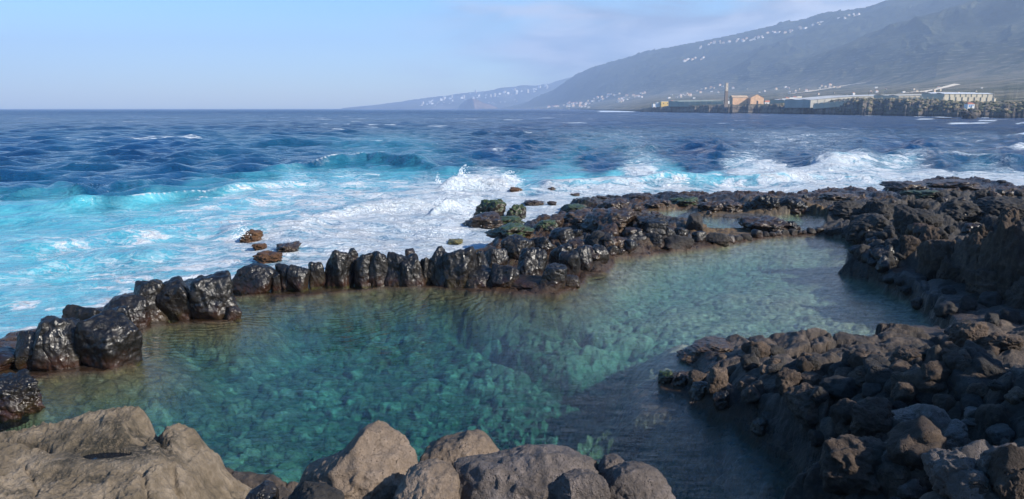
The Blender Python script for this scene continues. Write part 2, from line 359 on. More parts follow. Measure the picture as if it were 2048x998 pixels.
# weed tint of the floor: golden in the shallows under the wall and on the outcrop, olive elsewhere
px_, py_ = proj(xf, yf, zf_)
weed = np.maximum.reduce([sstep(1.9, .3, -SDP)*sstep(10, 13, yf), sstep(2.6, 1.2, np.hypot((xf-2.45)/1.0, (yf-10.2)/1.5)), .55*sstep(-.1, .5, fbm2(xf*.3, yf*.3, 3, 91))*sstep(12, 15, yf)])
weed = np.clip(weed*(.7+.5*fbm2(xf*2, yf*2, 3, 93)), 0, 1)
shelf_ = sstep(-.1, .25, .09*(px_-1150)/40-.02*(py_-600)/4*.0+.25*fbm2(xf*.5, yf*.5, 3, 95))*sstep(790, 720, py_)*sstep(1120, 1280, px_+.4*(py_-600))
keep = (SDC < 3.2)
fc = grid_faces(*sh); fc = fc[keep[fc].all(1)]
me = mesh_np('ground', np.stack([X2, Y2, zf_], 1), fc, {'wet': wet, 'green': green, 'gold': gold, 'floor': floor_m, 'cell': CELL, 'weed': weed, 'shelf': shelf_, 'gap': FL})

s = N('shore_ground'); p = s.pos(); z = s.sep(p)[2]
n1 = s.noise(p, 1.1, 6, .6); n2 = s.noise(p, 6, 8, .65); n3 = s.noise(p, 34, 6, .7)
c = s.ramp(s.math('ADD', s.math('MULTIPLY', n1, .5), s.math('MULTIPLY', n2, .5)), [(.35, (.016, .013, .011)), (.5, (.052, .040, .032)), (.66, (.16, .12, .092))])
farg = s.mapr(s.sep(p)[1], 15, 24)
c = s.mix(farg, c, s.ramp(n2, [(.35, (.014, .013, .012)), (.52, (.045, .040, .036)), (.7, (.095, .085, .075))]))
c = s.mix(s.math('MULTIPLY', s.attr('gold'), s.mapr(n2, .36, .5)), c, s.ramp(n3, [(.3, (.05, .030, .014)), (.55, (.15, .09, .036)), (.75, (.30, .20, .08))]))
c = s.mix(s.math('MULTIPLY', s.attr('green'), s.mapr(n2, .46, .62)), c, s.ramp(n3, [(.3, (.012, .02, .006)), (.6, (.05, .08, .012)), (.8, (.12, .17, .03))]))
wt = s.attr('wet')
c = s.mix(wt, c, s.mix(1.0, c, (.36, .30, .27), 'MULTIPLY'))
rg = s.n('ShaderNodeMix', {0: wt, 2: s.mapr(n2, .3, .7, .7, .95), 3: s.mapr(n2, .3, .7, .18, .5)}).outputs[0]
fl = s.ramp(s.math('ADD', s.math('MULTIPLY', s.attr('cell'), .75), s.math('MULTIPLY', n2, .25)), [(.12, (.036, .043, .028)), (.4, (.066, .078, .050)), (.72, (.10, .11, .07)), (.9, (.20, .21, .15))])
wd = s.ramp(n3, [(.28, (.025, .022, .010)), (.5, (.10, .068, .026)), (.72, (.25, .17, .075))])
vw = s.vadd(p, s.vmul(s.noise(p, 3, 3, .6, out=1), (.14, .14, .14)))
v1 = s.n('ShaderNodeTexVoronoi', {'Vector': vw, 'Scale': 3.3}); v2 = s.n('ShaderNodeTexVoronoi', {'Vector': vw, 'Scale': 7.5})
e2 = s.mapr(s.vor(vw, 7.5, 'DISTANCE_TO_EDGE'), 0, .05, .45, 1)  # small stone edges coloured darker as painted gap shade
r1 = s.sep(v1.outputs['Color'])[0]; r2 = s.sep(v2.outputs['Color'])[1]
tone = s.math('ADD', s.math('MULTIPLY', r1, .5), s.math('MULTIPLY', r2, .6))
tn = s.ramp(tone, [(.15, .62), (.5, .85), (.8, 1.0), (1.0, 1.5)])
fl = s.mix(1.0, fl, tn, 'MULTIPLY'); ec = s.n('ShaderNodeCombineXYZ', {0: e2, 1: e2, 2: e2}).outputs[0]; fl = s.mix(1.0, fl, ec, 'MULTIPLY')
fl = s.mix(s.attr('weed'), fl, wd)
shelf = s.mix(1.0, s.mix(s.mapr(n2, .38, .62), (.14, .118, .085), (.36, .30, .215)), s.ramp(r1, [(0, .85), (1, 1.06)]), 'MULTIPLY'); fl = s.mix(s.math('MULTIPLY', s.attr('shelf'), .85), fl, shelf)
fl = s.mix(s.mapr(n1, .3, .7, 0, .45), fl, s.mix(1.0, fl, (.5, .5, .42), 'MULTIPLY'))
fl = s.mix(s.math('MAXIMUM', s.attr('gap'), s.math('MULTIPLY', s.attr('shelf'), .7)), s.mix(1.0, fl, (.35, .37, .33), 'MULTIPLY'), fl)  # gaps between floor stones darkened in colour, painting crevice shade
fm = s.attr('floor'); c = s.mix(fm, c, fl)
rg = s.n('ShaderNodeMix', {0: fm, 2: rg, 3: .9}).outputs[0]
h = s.math('ADD', s.math('MULTIPLY', n2, 1.3), s.math('MULTIPLY', n3, .4))
nr = s.bump(h, .06, 1.0)
GM = s.out(s.bsdf(Base_Color=c, Roughness=rg, Normal=nr, Specular_IOR_Level=.4))
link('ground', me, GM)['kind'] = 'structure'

# ---------------------------------------------------------------- pool water: closed body, clear tinted volume
WPX = [(-700,905),(-500,775),(-250,748),(0,712),(80,690),(150,668),(215,640),(290,612),(380,596),(455,580),(520,566),(700,560),(850,552),(960,545),(1060,530),(1120,500),(1180,485),(1230,470),(1262,440),
       (1240,412),(1400,408),(1500,420),(1600,412),(1690,420),(1700,450),(1760,490),(1800,520),(1780,545),(1900,600),(1980,660),(1960,720),(1700,745),(1500,745),(1470,790),(1560,850),(1700,940),(1850,1010),(1800,1100)]
WW = [P(a, b, 0) for a, b in WPX]+[(3.5, 6.2), (0, 6.3), (-4, 6.2), (-8, 6.5)]
n = len(WW)
V = [(float(a), float(b), 0.0) for a, b in WW]+[(float(a), float(b), -4.5) for a, b in WW]
Fs = [list(range(n))[::-1], list(range(n, 2*n))]+[[i, (i+1) % n, n+(i+1) % n, n+i] for i in range(n)]
import bmesh
bm = bmesh.new(); vs = [bm.verts.new(v) for v in V]
for f in Fs: bm.faces.new([vs[i] for i in f])
bmesh.ops.recalc_face_normals(bm, faces=bm.faces)
me = bpy.data.meshes.new('pool_water'); bm.to_mesh(me); bm.free()
s = N('pool_water'); p = s.pos()
cx, cy = P(590, 560, 0)
dv = s.n('ShaderNodeVectorMath', {0: p, 1: (float(cx), float(cy), 0)}, operation='DISTANCE').outputs['Value']
wob = s.math('MULTIPLY', s.noise(p, .6, 3, .5), 1.6)
ring = s.math('SINE', s.math('MULTIPLY', s.math('ADD', dv, wob), 2*math.pi/.24))
rf = s.math('MULTIPLY', s.mapr(dv, 2.5, 4.5, 0, 1, True), s.mapr(dv, 10.5, 6.5, 0, 1, True))
rf = s.math('MULTIPLY', rf, s.mapr(s.noise(p, .35, 2), .40, .58))
x0 = s.sep(p)[0]; rf = s.math('MULTIPLY', rf, s.mapr(x0, 0.5, -1.5, 0, 1, True))
rp = s.noise(s.vmul(p, (1.0, 2.4, 1)), 3.6, 5, .62, .4); rp2 = s.noise(s.vmul(p, (1.0, 1.8, 1)), 1.1, 3, .5)
h = s.math('ADD', s.math('MULTIPLY', ring, s.math('MULTIPLY', rf, .0085)), s.math('ADD', s.math('MULTIPLY', rp, .020), s.math('MULTIPLY', rp2, .03)))
nr = s.bump(h, 1.0, 1.0)
inc = s.n('ShaderNodeNewGeometry').outputs['Incoming']
cs_ = s.math('ABSOLUTE', s.n('ShaderNodeVectorMath', {0: nr, 1: inc}, operation='DOT_PRODUCT').outputs['Value'])
fr = s.math('ADD', .02, s.math('MULTIPLY', .98, s.math('POWER', s.math('SUBTRACT', 1.0, cs_, clamp=True), 5.0)), clamp=True)
tr = s.n('ShaderNodeBsdfTransparent').outputs[0]
gl = s.n('ShaderNodeBsdfGlossy', {'Roughness': .03, 'Normal': nr}).outputs[0]
mx = s.n('ShaderNodeMixShader', {0: fr, 1: tr, 2: gl}).outputs[0]
vol = s.n('ShaderNodeVolumeAbsorption', {'Color': (.0, .80, .80, 1), 'Density': .36}).outputs[0]
o = link('pool_water', me, s.out(mx, vol)); o['kind'] = 'structure'

# ---------------------------------------------------------------- sea
_ts = np.concatenate([np.linspace(-75, -37, 60)[:-1], np.linspace(-37, 37, 1080), np.linspace(37, 60, 40)[1:]])
TS = np.radians(_ts)
rs = [11.0]
while rs[-1] < 7600: rs.append(rs[-1]*(1.0058 if rs[-1] < 900 else 1.02))
RS = np.array(rs); T2, R2 = np.meshgrid(TS, RS)
sx = (R2*np.sin(T2)).ravel(); sy = (R2*np.cos(T2)).ravel(); sr = R2.ravel()
spx, spy = proj(sx, sy, -.3)
# (px, py, foam, turquoise, wave amplitude, smoothness)
SC = [(-300,300,0,0,1),(0,300,0,0,1),(300,300,0,0,1),(600,240,0,0,1),(1000,240,0,0,1),(1000,300,0,.03,1),(1400,300,0,0,1),(1800,300,0,.04,1),(2048,300,.02,.1,1),(2300,300,0,.05,1),
 (0,360,.0,.12,.9),(200,365,0,.15,.8),(350,350,0,.12,.8),(500,335,0,.10,.8),(620,322,0,.25,.6),(700,325,.0,.5,.5),(800,325,.0,.45,.5),(900,335,0,.35,.6),(1050,330,0,.22,.7),(1200,335,0,.15,.8),(1400,335,.0,.15,.8),(1600,325,.0,.15,.8),(1750,315,.0,.3,.8),(1900,325,.0,.25,.8),(2048,335,.1,.3,.8),
 (0,395,.12,.5,.5),(250,388,.05,.45,.5),(400,372,.12,.6,.5),(520,355,.15,.65,.5),(640,345,.2,.75,.4),(800,345,.12,.8,.4),(900,345,.12,.75,.5),
 (-200,430,.25,.95,.4),(0,430,.2,1,.4),(150,430,.22,1,.4),(300,420,.3,1,.4),(0,480,.3,1,.4),(150,490,.42,1,.4),(0,540,.45,1,.4),(150,560,.38,.95,.4),(0,620,.36,.9,.3),(100,610,.4,.95,.3),(-200,600,.4,.95,.3),(20,665,.42,.9,.3),(150,620,.42,.9,.3),
 (300,470,.48,.95,.4),(400,440,.48,1,.4),(330,530,.44,.85,.3),(420,510,.50,.8,.3),(250,560,.44,.85,.3),(460,545,.56,.7,.3),
 (480,400,.58,.95,.4),(560,380,.55,.95,.4),(600,360,.42,.95,.4),(560,430,.55,.85,.4),(640,400,.62,.8,.4),(500,460,.58,.75,.3),(600,470,.72,.6,.3),(560,500,.66,.5,.3),(600,525,.66,.5,.3),(680,490,.74,.5,.3),
 (700,360,.5,.9,.4),(720,390,.62,.7,.4),(800,372,.52,.85,.4),(850,385,.66,.6,.4),(760,420,.78,.5,.3),(850,430,.88,.4,.3),(920,390,.93,.4,.4),(930,360,.85,.5,.5),(980,375,.85,.6,.5),(1020,360,.8,.6,.5),(880,470,.92,.4,.2),(760,480,.82,.4,.2),(920,500,.85,.4,.2),(700,520,.75,.4,.2),
 (1060,352,.2,.9,.5),(1060,375,.45,.9,.5),(1000,395,.85,.3,.2),(1080,400,.82,.3,.1),(1100,384,.75,.5,.2),(1060,430,.78,.3,.05),(1100,420,.8,.3,.05),
 (1150,345,.05,.7,.6),(1150,362,.12,1,.5),(1150,380,.7,.6,.3),(1250,380,.78,.5,.3),(1250,360,.15,1,.5),(1290,347,.9,.6,.5),(1350,345,.2,.8,.5),(1350,362,.2,1,.5),(1350,380,.75,.5,.3),(1200,392,.8,.4,.2),(1450,385,.75,.5,.2),(1550,388,.75,.5,.2),
 (1430,360,.35,.95,.5),(1480,352,.85,.7,.5),(1560,348,.97,.5,.5),(1640,342,.92,.5,.5),(1640,365,.72,.6,.4),(1540,365,.72,.65,.4),(1480,372,.6,.7,.3),(1620,380,.75,.5,.2),(1720,340,.75,.6,.5),(1720,365,.7,.5,.3),(1800,340,.55,.6,.4),(1800,358,.75,.5,.3),(1870,352,.86,.4,.3),(1950,350,.8,.4,.3),(2040,355,.8,.4,.3),(2300,360,.7,.4,.3),(1950,335,.3,.5,.5),(2040,343,.5,.5,.5),(2000,375,.85,.3,.1)]
SCv = [(a[2], a[3], a[4]) for a in SC]
m = (sr < 260)
foam = np.zeros_like(sx); turq = np.zeros_like(sx); wamp = np.ones_like(sx)
def sq(py): return 300+np.where(py < 300, (py-300)*1.6, np.where(py > 400, 100+(py-400)*.75, py-300))*2.4
wpx = spx[m]+16*fbm2(sx[m]*.12, sy[m]*.12, 3, 101); wpy = sq(spy[m])+9*fbm2(sx[m]*.15+5, sy[m]*.15, 3, 104)
a, b, c_ = shepard(wpx, wpy, [(q[0], float(sq(np.array(float(q[1]))))) for q in SC], SCv, 4.0, 60)
foam[m], turq[m], wamp[m] = a, b, c_
blend = sstep(260, 150, sr); foam *= blend; turq *= blend; wamp = wamp*blend+(1-blend)
# wind sea: sum of directional waves, resolution-aware
rw = np.random.default_rng(3); zs = np.zeros_like(sx); dxs = np.zeros_like(sx); dys = np.zeros_like(sx)
spac = np.maximum(R2*.0058, .01).ravel()
for i in range(64):
    lam = 0.7*(1.062**i)*rw.uniform(.9, 1.1); th = rw.normal(.35, .55); k = 2*math.pi/lam
    A = .0150*lam**.74*(1.0 if lam < 2.5 else 1.45)*(1.0 if lam < 6 else (6/lam)**1.6)
    dx_, dy_ = math.sin(th), -math.cos(th); ph = rw.uniform(0, 6.28)
    w = np.clip(lam/(spac*3.2)-1, 0, 1)
    arg = k*(dx_*sx+dy_*sy)+ph+1.2*vn2(sx/lam*.18+i, sy/lam*.18, 200+i)
    cs = np.cos(arg); zs += A*w*cs; sn = np.sin(arg)*A*w*.8
    dxs += -dx_*sn; dys += -dy_*sn
zs *= wamp; dxs *= wamp; dys *= wamp
# swells and breakers: ridges along crest lines
CR = [([(150,330),(330,300),(420,289),(520,285),(640,284),(860,290)],.85,5.5,.0),([(540,335),(650,322),(740,315),(830,322),(900,335)],.75,2.0,.33),
      ([(1020,362),(1080,366),(1150,368),(1250,366),(1330,360),(1420,358),(1520,356),(1600,352),(1700,352),(1800,352)],.68,1.5,.75),
      ([(1600,338),(1680,326),(1780,320),(1900,317),(2048,322),(2200,330)],1.0,3.4,.25),([(-300,352),(0,350),(80,348),(220,344)],.32,2.2,.05),
      ([(0,388),(90,378),(180,378)],.5,1.3,.15),([(150,378),(220,366),(300,366)],.45,1.3,.1),
      ([(-200,412),(0,408),(150,404),(300,392),(420,376),(560,362),(680,356)],.45,1.1,0),([(880,372),(930,368),(990,368),(1030,368)],.75,1.0,.3),
      ([(900,262),(1050,268),(1250,272)],.6,4,.0),([(1200,290),(1350,296),(1500,300)],.7,4,0),([(1650,285),(1800,283),(2000,288)],.7,4,0),([(0,262),(200,256),(500,252)],.5,7,0),
      ([(860,420),(900,402),(960,396)],.5,.9,0),([(420,455),(520,448),(640,446)],.3,1.2,0),([(640,420),(760,408),(860,404)],.35,1.0,0),([(60,520),(200,505),(330,500)],.28,1.0,0)]
crestf = np.zeros_like(sx)
for pts, hgt, wd_, tq in CR:
    W_ = [tuple(map(float, P(a, b, 0))) for a, b in pts]
    L0 = (sy > min(w[1] for w in W_)-6*wd_) & (sy < max(w[1] for w in W_)+8*wd_)
    x, y = sx[L0], sy[L0]
    x_ = x+.25*wd_*vn2(x/wd_*.5, y/wd_*.5, 7)
    xs = np.array([w[0] for w in W_]); ys = np.array([w[1] for w in W_]); yc = np.interp(x_, xs, ys)
    dl = (y-yc)+.35*wd_*fbm2(x/wd_*.4, y/wd_*.2, 3, 9)
    ln = xs[-1]-xs[0]; end = sstep(xs[0]-.10*ln, xs[0]+.22*ln, x)*sstep(xs[-1]+.10*ln, xs[-1]-.22*ln, x)
    prof = np.where(dl < 0, np.exp(-(dl/wd_)**2*1.6), np.exp(-(dl/(wd_*2.3))**2))
    am = end*prof*(1+.35*fbm2(x*.35, y*.1, 3, 19))
    zs[L0] += hgt*am
    face = end*np.exp(-((dl+.45*wd_)/(wd_*.55))**2)
    turq[L0] = np.maximum(turq[L0], np.clip(tq*1.25*face, 0, .9)); 
    cf = end*np.exp(-(dl/(wd_*.12+.12))**2)*sstep(.05 if tq < .2 else -.25, .5 if tq < .2 else .2, fbm2(x*.22+hgt, y*.05, 3, 23))
    crestf[L0] = np.maximum(crestf[L0], cf)
# foam heaps and tossed water
zs += sstep(.55, 1, foam)*(.16*fbm2(sx*.9, sy*.9, 4, 120)+.10)*sstep(300, 100, sr)
foam = np.maximum(foam, crestf*.8)
caps = sstep(.50, .60, fbm2(sx*.045, sy*.10, 4, 130)+.10*zs)*sstep(60, 90, sr)*sstep(1500, 700, sr)
foam = np.maximum(foam, caps*.55*(foam < .1))
# surf line along the far coast
sdc = polydist(sx, sy, COASTW)
zb = -.33+zs*sstep(-.5, 5, sdc)+.10*sstep(2.5, 0, sdc)*fbm2(sx*1.2, sy*1.2, 3, 140)
foam = np.where(sdc < 1.6, np.maximum(foam, .72*sstep(1.8, .4, sdc)), foam)
# ---------------------------------------------------------------- far coast: plain, cliffs and the great slope behind
def itp(px, tab, j=1): return np.interp(px, [t[0] for t in tab], [t[j] for t in tab])
COASTD = [(955,9000),(960,5300),(1000,5200),(1060,4700),(1110,3900),(1150,3300),(1190,2300),(1230,1700),(1262,1350),(1300,1150),(1350,1000),(1450,830),(1520,790),(1600,720),(1700,600),(1800,520),(1900,455),(1980,430),(2048,400),(2300,330),(2900,300)]
# cliff: top height (m) and width of the cliff band
CLIFFZ = [(900,3),(1150,5),(1200,2),(1262,2),(1300,7),(1450,8.5),(1560,8.5),(1600,10),(1700,12.5),(1800,11.5),(1900,8.5),(1980,7.5),(2048,7),(2900,10)]
FOOT = [(1000,5300,1),(1100,4400,14),(1150,3900,26),(1230,3300,45),(1330,2900,60),(1450,2500,62),(1600,2100,62),(1750,1700,58),(1850,1500,62),(2048,1300,66),(2900,1100,70)]
RIDGE = [(900,222,5700),(1000,219,5600),(1040,209,5500),(1060,203,5400),(1085,190,5300),(1105,182,5200),(1150,152,5000),(1190,136,4800),(1230,125,4600),(1290,109,4400),(1350,97,4200),(1440,80,4000),(1520,62,3800),(1610,43,3600),(1700,27,3400),(1760,12,3250),(1815,-2,3150),(1900,-30,3000),(2048,-70,2800),(2300,-120,2500),(2900,-200,2300)]
pcol = np.concatenate([np.linspace(960, 2120, 1160), np.linspace(2125, 2900, 120)])
tcol = np.arctan2((pcol-1024)/F, 1.0)            # azimuth of each column
rf_ = [300.0]
while rf_[-1] < 6400: rf_.append(rf_[-1]*1.0062)
RF = np.array(rf_); LF = np.log(RF)
TF, R3 = np.meshgrid(tcol, RF); PX3 = 1024+F*np.tan(TF); Y3 = R3*np.cos(TF); X3 = R3*np.sin(TF)
dc = itp(PX3, COASTD); dc = dc*(1+.035*fbm2(PX3/26., Y3*0, 4, 301)+.012*fbm2(PX3/6., Y3*0, 2, 305))
zc = itp(PX3, CLIFFZ); zft = itp(PX3, FOOT, 2); dft = itp(PX3, FOOT, 1); dr = itp(PX3, RIDGE, 2); yr = itp(PX3, RIDGE, 1)
zr = CAMZ+(218-yr)/F*dr
wcl = 10+zc*1.6+sstep(1560, 1700, PX3)*28
u = Y3-dc
z3 = -3+(zc+3)*sstep(-wcl*.1, wcl, u+wcl*.22*fbm2(X3*.05, Y3*.05, 4, 311))**.8
pl = np.clip((Y3-dc-wcl)/np.maximum(dft-dc-wcl, 50), 0, 1)
z3 = z3+(zft-zc)*pl**1.25*(u > 0)
sl = np.clip((Y3-dft)/np.maximum(dr-dft, 60), 0, 1)
gul = fbm2(X3/420.+.5*fbm2(X3/300, Y3/300, 3, 318), Y3/900., 5, 321, .55, True)
z3 = z3+(zr-zft)*(sl**1.12)*(1+.0*sl)
z3 = z3+gul*sl*(1-sl)*.55*(zr-zft)
z3 = z3+(u > 0)*fbm2(X3*.012, Y3*.012, 4, 331)*np.clip(u/200, 0, 1)*2.5*(1+6*sl)
z3 = z3+sstep(0, 20, u)*sstep(160, 30, u)*2.2*fbm2(X3*.07, Y3*.07, 4, 341, .6, True)*np.clip(zc/9, 0, 1)
back = sstep(0, 260, Y3-dr); z3 = np.where(Y3 > dr, zr-back*40, z3)
z3 = np.where(u < -12, -3, z3)
shp3 = z3.shape
slope = sl.ravel(); uu = u.ravel()
fc = grid_faces(*shp3); kp = (uu > -40) & ((Y3-dr).ravel() < 400); fc = fc[kp[fc].all(1)]
me = mesh_np('terrain', np.stack([X3.ravel(), Y3.ravel(), z3.ravel()], 1), fc,
             {'cliff': (sstep(1.6, .5, (uu/wcl.ravel()))*sstep(0.25, .8, zc.ravel()/8)), 'slope': slope, 'gully': (gul.ravel()*.5+.5)})
s = N('far_slopes'); p = s.pos(); z = s.sep(p)[2]
n1 = s.noise(p, .004, 6, .6); n2 = s.noise(p, .03, 6, .65); n3 = s.noise(s.vmul(p, (.02, .02, .35)), 1.0, 5, .65)
veg = s.ramp(s.math('ADD', s.math('MULTIPLY', n1, .5), s.math('MULTIPLY', n2, .5)), [(.36, (.012, .017, .013)), (.5, (.028, .034, .02)), (.62, (.06, .06, .035))])
pln = s.ramp(s.noise(s.vmul(p, (.006, .018, .01)), 1.0, 6, .65, 1.0), [(.36, (.04, .05, .025)), (.48, (.10, .095, .06)), (.58, (.19, .155, .105)), (.66, (.075, .09, .045))])
c = s.mix(s.mapr(s.attr('slope'), .01, .16), pln, veg)
tr_ = s.n('ShaderNodeTexWave', {'Vector': s.vmul(p, (0, 0, 1)), 'Scale': .035, 'Distortion': 4, 'Detail': 3, 'Detail Scale': .6}, bands_direction='Z').outputs[0]
terr = s.math('MULTIPLY', s.mapr(tr_, .88, .97), s.math('MULTIPLY', s.mapr(n2, .48, .60), s.mapr(s.attr('slope'), .45, .15)))
c = s.mix(s.math('MULTIPLY', terr, .7), c, (.26, .23, .18))
rock = s.ramp(s.math('ADD', s.math('MULTIPLY', n3, .6), s.math('MULTIPLY', s.noise(p, .12, 5, .7), .4)), [(.38, (.03, .027, .025)), (.5, (.10, .085, .07)), (.64, (.24, .19, .14))])
c = s.mix(s.attr('cliff'), c, rock)
c = s.mix(s.mapr(z, 1.6, .2), c, (.02, .02, .02))
nr = s.bump(s.noise(p, .05, 8, .7), 6.0, 1.0)
link('terrain', me, s.out(s.bsdf(Base_Color=c, Roughness=.95, Normal=nr, Specular_IOR_Level=.1)))['kind'] = 'structure'
def far_z(x, y): return _bil(z3, tcol, LF, np.atleast_1d(np.asarray(x, float)), np.atleast_1d(np.asarray(y, float)))
def hit_far(px, py):
    dx, dy, dz = ray(px, py); t = np.exp(np.linspace(math.log(320), math.log(6300), 3500))
    x, y, z = dx*t, dy*t, CAMZ+dz*t
    b = z < _bil(z3, tcol, LF, x, y)
    if not b.any(): return None
    k = int(np.argmax(b)); return float(x[k]), float(y[k]), float(z[k])

# the hazy coast at the end of the bay
FR = [(690,219.5),(740,215),(800,208),(850,201),(950,188),(1050,175),(1130,166),(1250,150),(1500,130)]
pc4 = np.linspace(690, 1480, 420); t4 = np.arctan2((pc4-1024)/F, 1.0); r4 = np.linspace(5900, 7900, 110)
T4, R4 = np.meshgrid(t4, r4); PX4 = 1024+F*np.tan(T4); X4 = R4*np.sin(T4); Y4 = R4*np.cos(T4)
v4 = np.clip((Y4-6000-90*fbm2(PX4/40, Y4*0, 3, 401))/1350., 0, 1)
h4 = (219-itp(PX4, FR))/F*7200
Z4 = -2+(h4+4)*np.clip(v4*1.0, 0, 1)**1.1*(1+.16*fbm2(PX4/60, v4*3, 4, 411))+10*sstep(0, .02, v4)
me = mesh_np('hills', np.stack([X4.ravel(), Y4.ravel(), Z4.ravel()], 1), grid_faces(*X4.shape))
s = N('hazy_hills'); p = s.pos()
c = s.ramp(s.noise(p, .004, 6, .65), [(.38, (.03, .035, .03)), (.55, (.07, .07, .05)), (.68, (.16, .14, .11))])
link('hills', me, s.out(s.bsdf(Base_Color=c, Roughness=.95, Specular_IOR_Level=.1)))['kind'] = 'structure'
def hit_hills(px, py):
    dx, dy, dz = ray(px, py); t = np.linspace(5950, 8600, 1800); x, y, z = dx*t, dy*t, CAMZ+dz*t
    th = np.arctan2(x, y); r = np.hypot(x, y); i = np.clip(np.interp(th, t4, np.arange(len(t4))), 0, len(t4)-2).astype(int); j = np.clip(np.interp(r, r4, np.arange(110)), 0, 108).astype(int)
    b = z < Z4[j, i]
    if not b.any(): return None
    k = int(np.argmax(b)); return float(x[k]), float(y[k]), float(z[k])

# ---------------------------------------------------------------- finish the sea (surf along the far coast)
xr = sr > 280
pxx = 1024+F*np.divide(sx, sy, out=np.full_like(sx, 9), where=sy > 1)
dcs = itp(pxx, COASTD)*(1+.035*fbm2(pxx/26., sx*0, 4, 301)+.012*fbm2(pxx/6., sx*0, 2, 305))
gap = dcs-sy
patch = sstep(-.05, .35, fbm2(pxx/22., sx*0+3, 3, 501))
surf = np.where((pxx > 1180) & (sy > 200), sstep(26, 4, gap)*patch, 0)
surf2 = sstep(1, .6, np.abs((pxx-1230)/45))*sstep(1, .5, np.abs((spy-222.8)/1.7))*.9
surf3 = np.zeros_like(sx)
for ax, ay, w_, h_ in [(1925,246,62,1.6),(1960,241,30,1.0),(1840,238,30,1.3),(2030,246,20,1.6),(2030,268,40,2.0),(1960,281,25,1.3),(1700,228.5,14,.9)]:
    surf3 = np.maximum(surf3, sstep(1, .3, np.abs((pxx-ax)/w_))*sstep(1, .4, np.abs((spy-ay-(pxx-ax)*(-.03 if ax < 2000 else -.12))/h_)))
foam = np.maximum.reduce([foam, surf*.85, surf2, surf3*.85])
V = np.stack([sx+dxs, sy+dys, zb], 1)
fc = grid_faces(*R2.shape); kp = (sdc > -1.0) & (gap > -30); fc = fc[kp[fc].all(1)]
me = mesh_np('sea_water', V, fc, {'foam': foam, 'turq': turq})
s = N('sea'); p = s.pos(); y_ = s.sep(p)[1]
fo = s.attr('foam'); tq = s.attr('turq')
wv = s.vadd(p, s.vmul(s.noise(p, .35, 4, .6, out=1), (3.0, 3.0, 0)))
wv = s.vadd(wv, s.vmul(s.noise(p, 1.6, 3, .6, out=1), (.6, .6, 0)))
a1 = s.noise(s.vmul(wv, (.55, 1.0, .3)), .9, 8, .62); a2 = s.noise(s.vmul(wv, (.5, 1.1, .3)), 3.2, 6, .65)
lace = s.math('ABSOLUTE', s.math('SUBTRACT', s.noise(s.vmul(wv, (.45, 1.0, .3)), 1.15, 4, .55), .5))
lace2 = s.math('ABSOLUTE', s.math('SUBTRACT', s.noise(s.vmul(wv, (.5, 1.0, .3)), 2.9, 4, .55), .5))
ln_ = s.math('MULTIPLY', s.math('ADD', s.mapr(lace, .0, .045, 1, 0), s.math('MULTIPLY', s.mapr(lace2, .0, .07, 1, 0), .75)), s.mapr(s.noise(p, .22, 3), .38, .62, .1, .8))
cov = s.math('ADD', s.math('MULTIPLY', a1, .62), s.math('MULTIPLY', a2, .38))
thr = s.math('SUBTRACT', .70, s.math('MULTIPLY', fo, .33))     # more foam -> lower threshold
f = s.mapr(s.math('SUBTRACT', cov, thr), -.03, .06, 0, 1, True)
f = s.math('MAXIMUM', f, s.math('MULTIPLY', s.math('MULTIPLY', ln_, s.mapr(fo, .12, .65)), .8), clamp=True)
soft = s.math('MULTIPLY', s.mapr(fo, .35, .95), .4)       # milky aerated water between the foam
deep = s.mix(s.mapr(s.noise(p, .02, 4), .35, .65), (.001, .022, .076), (.002, .042, .13))
mid = (.003, .062, .125); tur = s.mix(s.mapr(a1, .35, .65), (.03, .25, .33), (.10, .36, .42))
c = s.mix(s.mapr(tq, 0, .5), deep, mid); c = s.mix(s.mapr(tq, .40, .95), c, tur)
c = s.mix(soft, c, (.36, .52, .60))
c = s.mix(f, c, (.6, .64, .68))
rgh = s.n('ShaderNodeMix', {0: f, 2: s.mapr(y_, 60, 900, .06, .3), 3: .85}).outputs[0]
near = s.mapr(y_, 200, 30)
b1 = s.noise(s.vmul(p, (.7, 1, 1)), 2.6, 5, .6); b2 = s.noise(s.vmul(p, (.6, 1, 1)), .55, 6, .62); b3 = s.noise(s.vmul(p, (.5, 1, 1)), .09, 6, .6)
calm = s.mapr(tq, .3, .9, 1, .45)
b4 = s.noise(s.vmul(p, (.5, 1, 1)), .22, 5, .65)
h = s.math('ADD', s.math('ADD', s.math('MULTIPLY', b1, s.math('MULTIPLY', calm, .16)), s.math('MULTIPLY', b2, s.math('MULTIPLY', calm, 1.5))), s.math('ADD', s.math('MULTIPLY', b3, s.mapr(y_, 100, 500, 0, 9)), s.math('MULTIPLY', b4, s.mapr(y_, 50, 200, 0, 5.0))))
nw = s.bump(h, 1.0, 1.0)
nf = s.bump(s.math('ADD', s.math('MULTIPLY', cov, .6), s.math('MULTIPLY', a2, .35)), 1.0, 1.0)
water = s.bsdf(Base_Color=c, Roughness=rgh, Normal=nw, IOR=1.33, Specular_IOR_Level=s.mapr(y_, 40, 160, .5, .2))
fm = s.bsdf(Base_Color=s.mix(s.mapr(cov, .4, .62), (.38, .48, .56), (.66, .68, .70)), Roughness=.9, Normal=nf, Specular_IOR_Level=.1)
mx = s.n('ShaderNodeMixShader', {0: f, 1: water, 2: fm}).outputs[0]
link('sea_water', me, s.out(mx))['kind'] = 'structure'

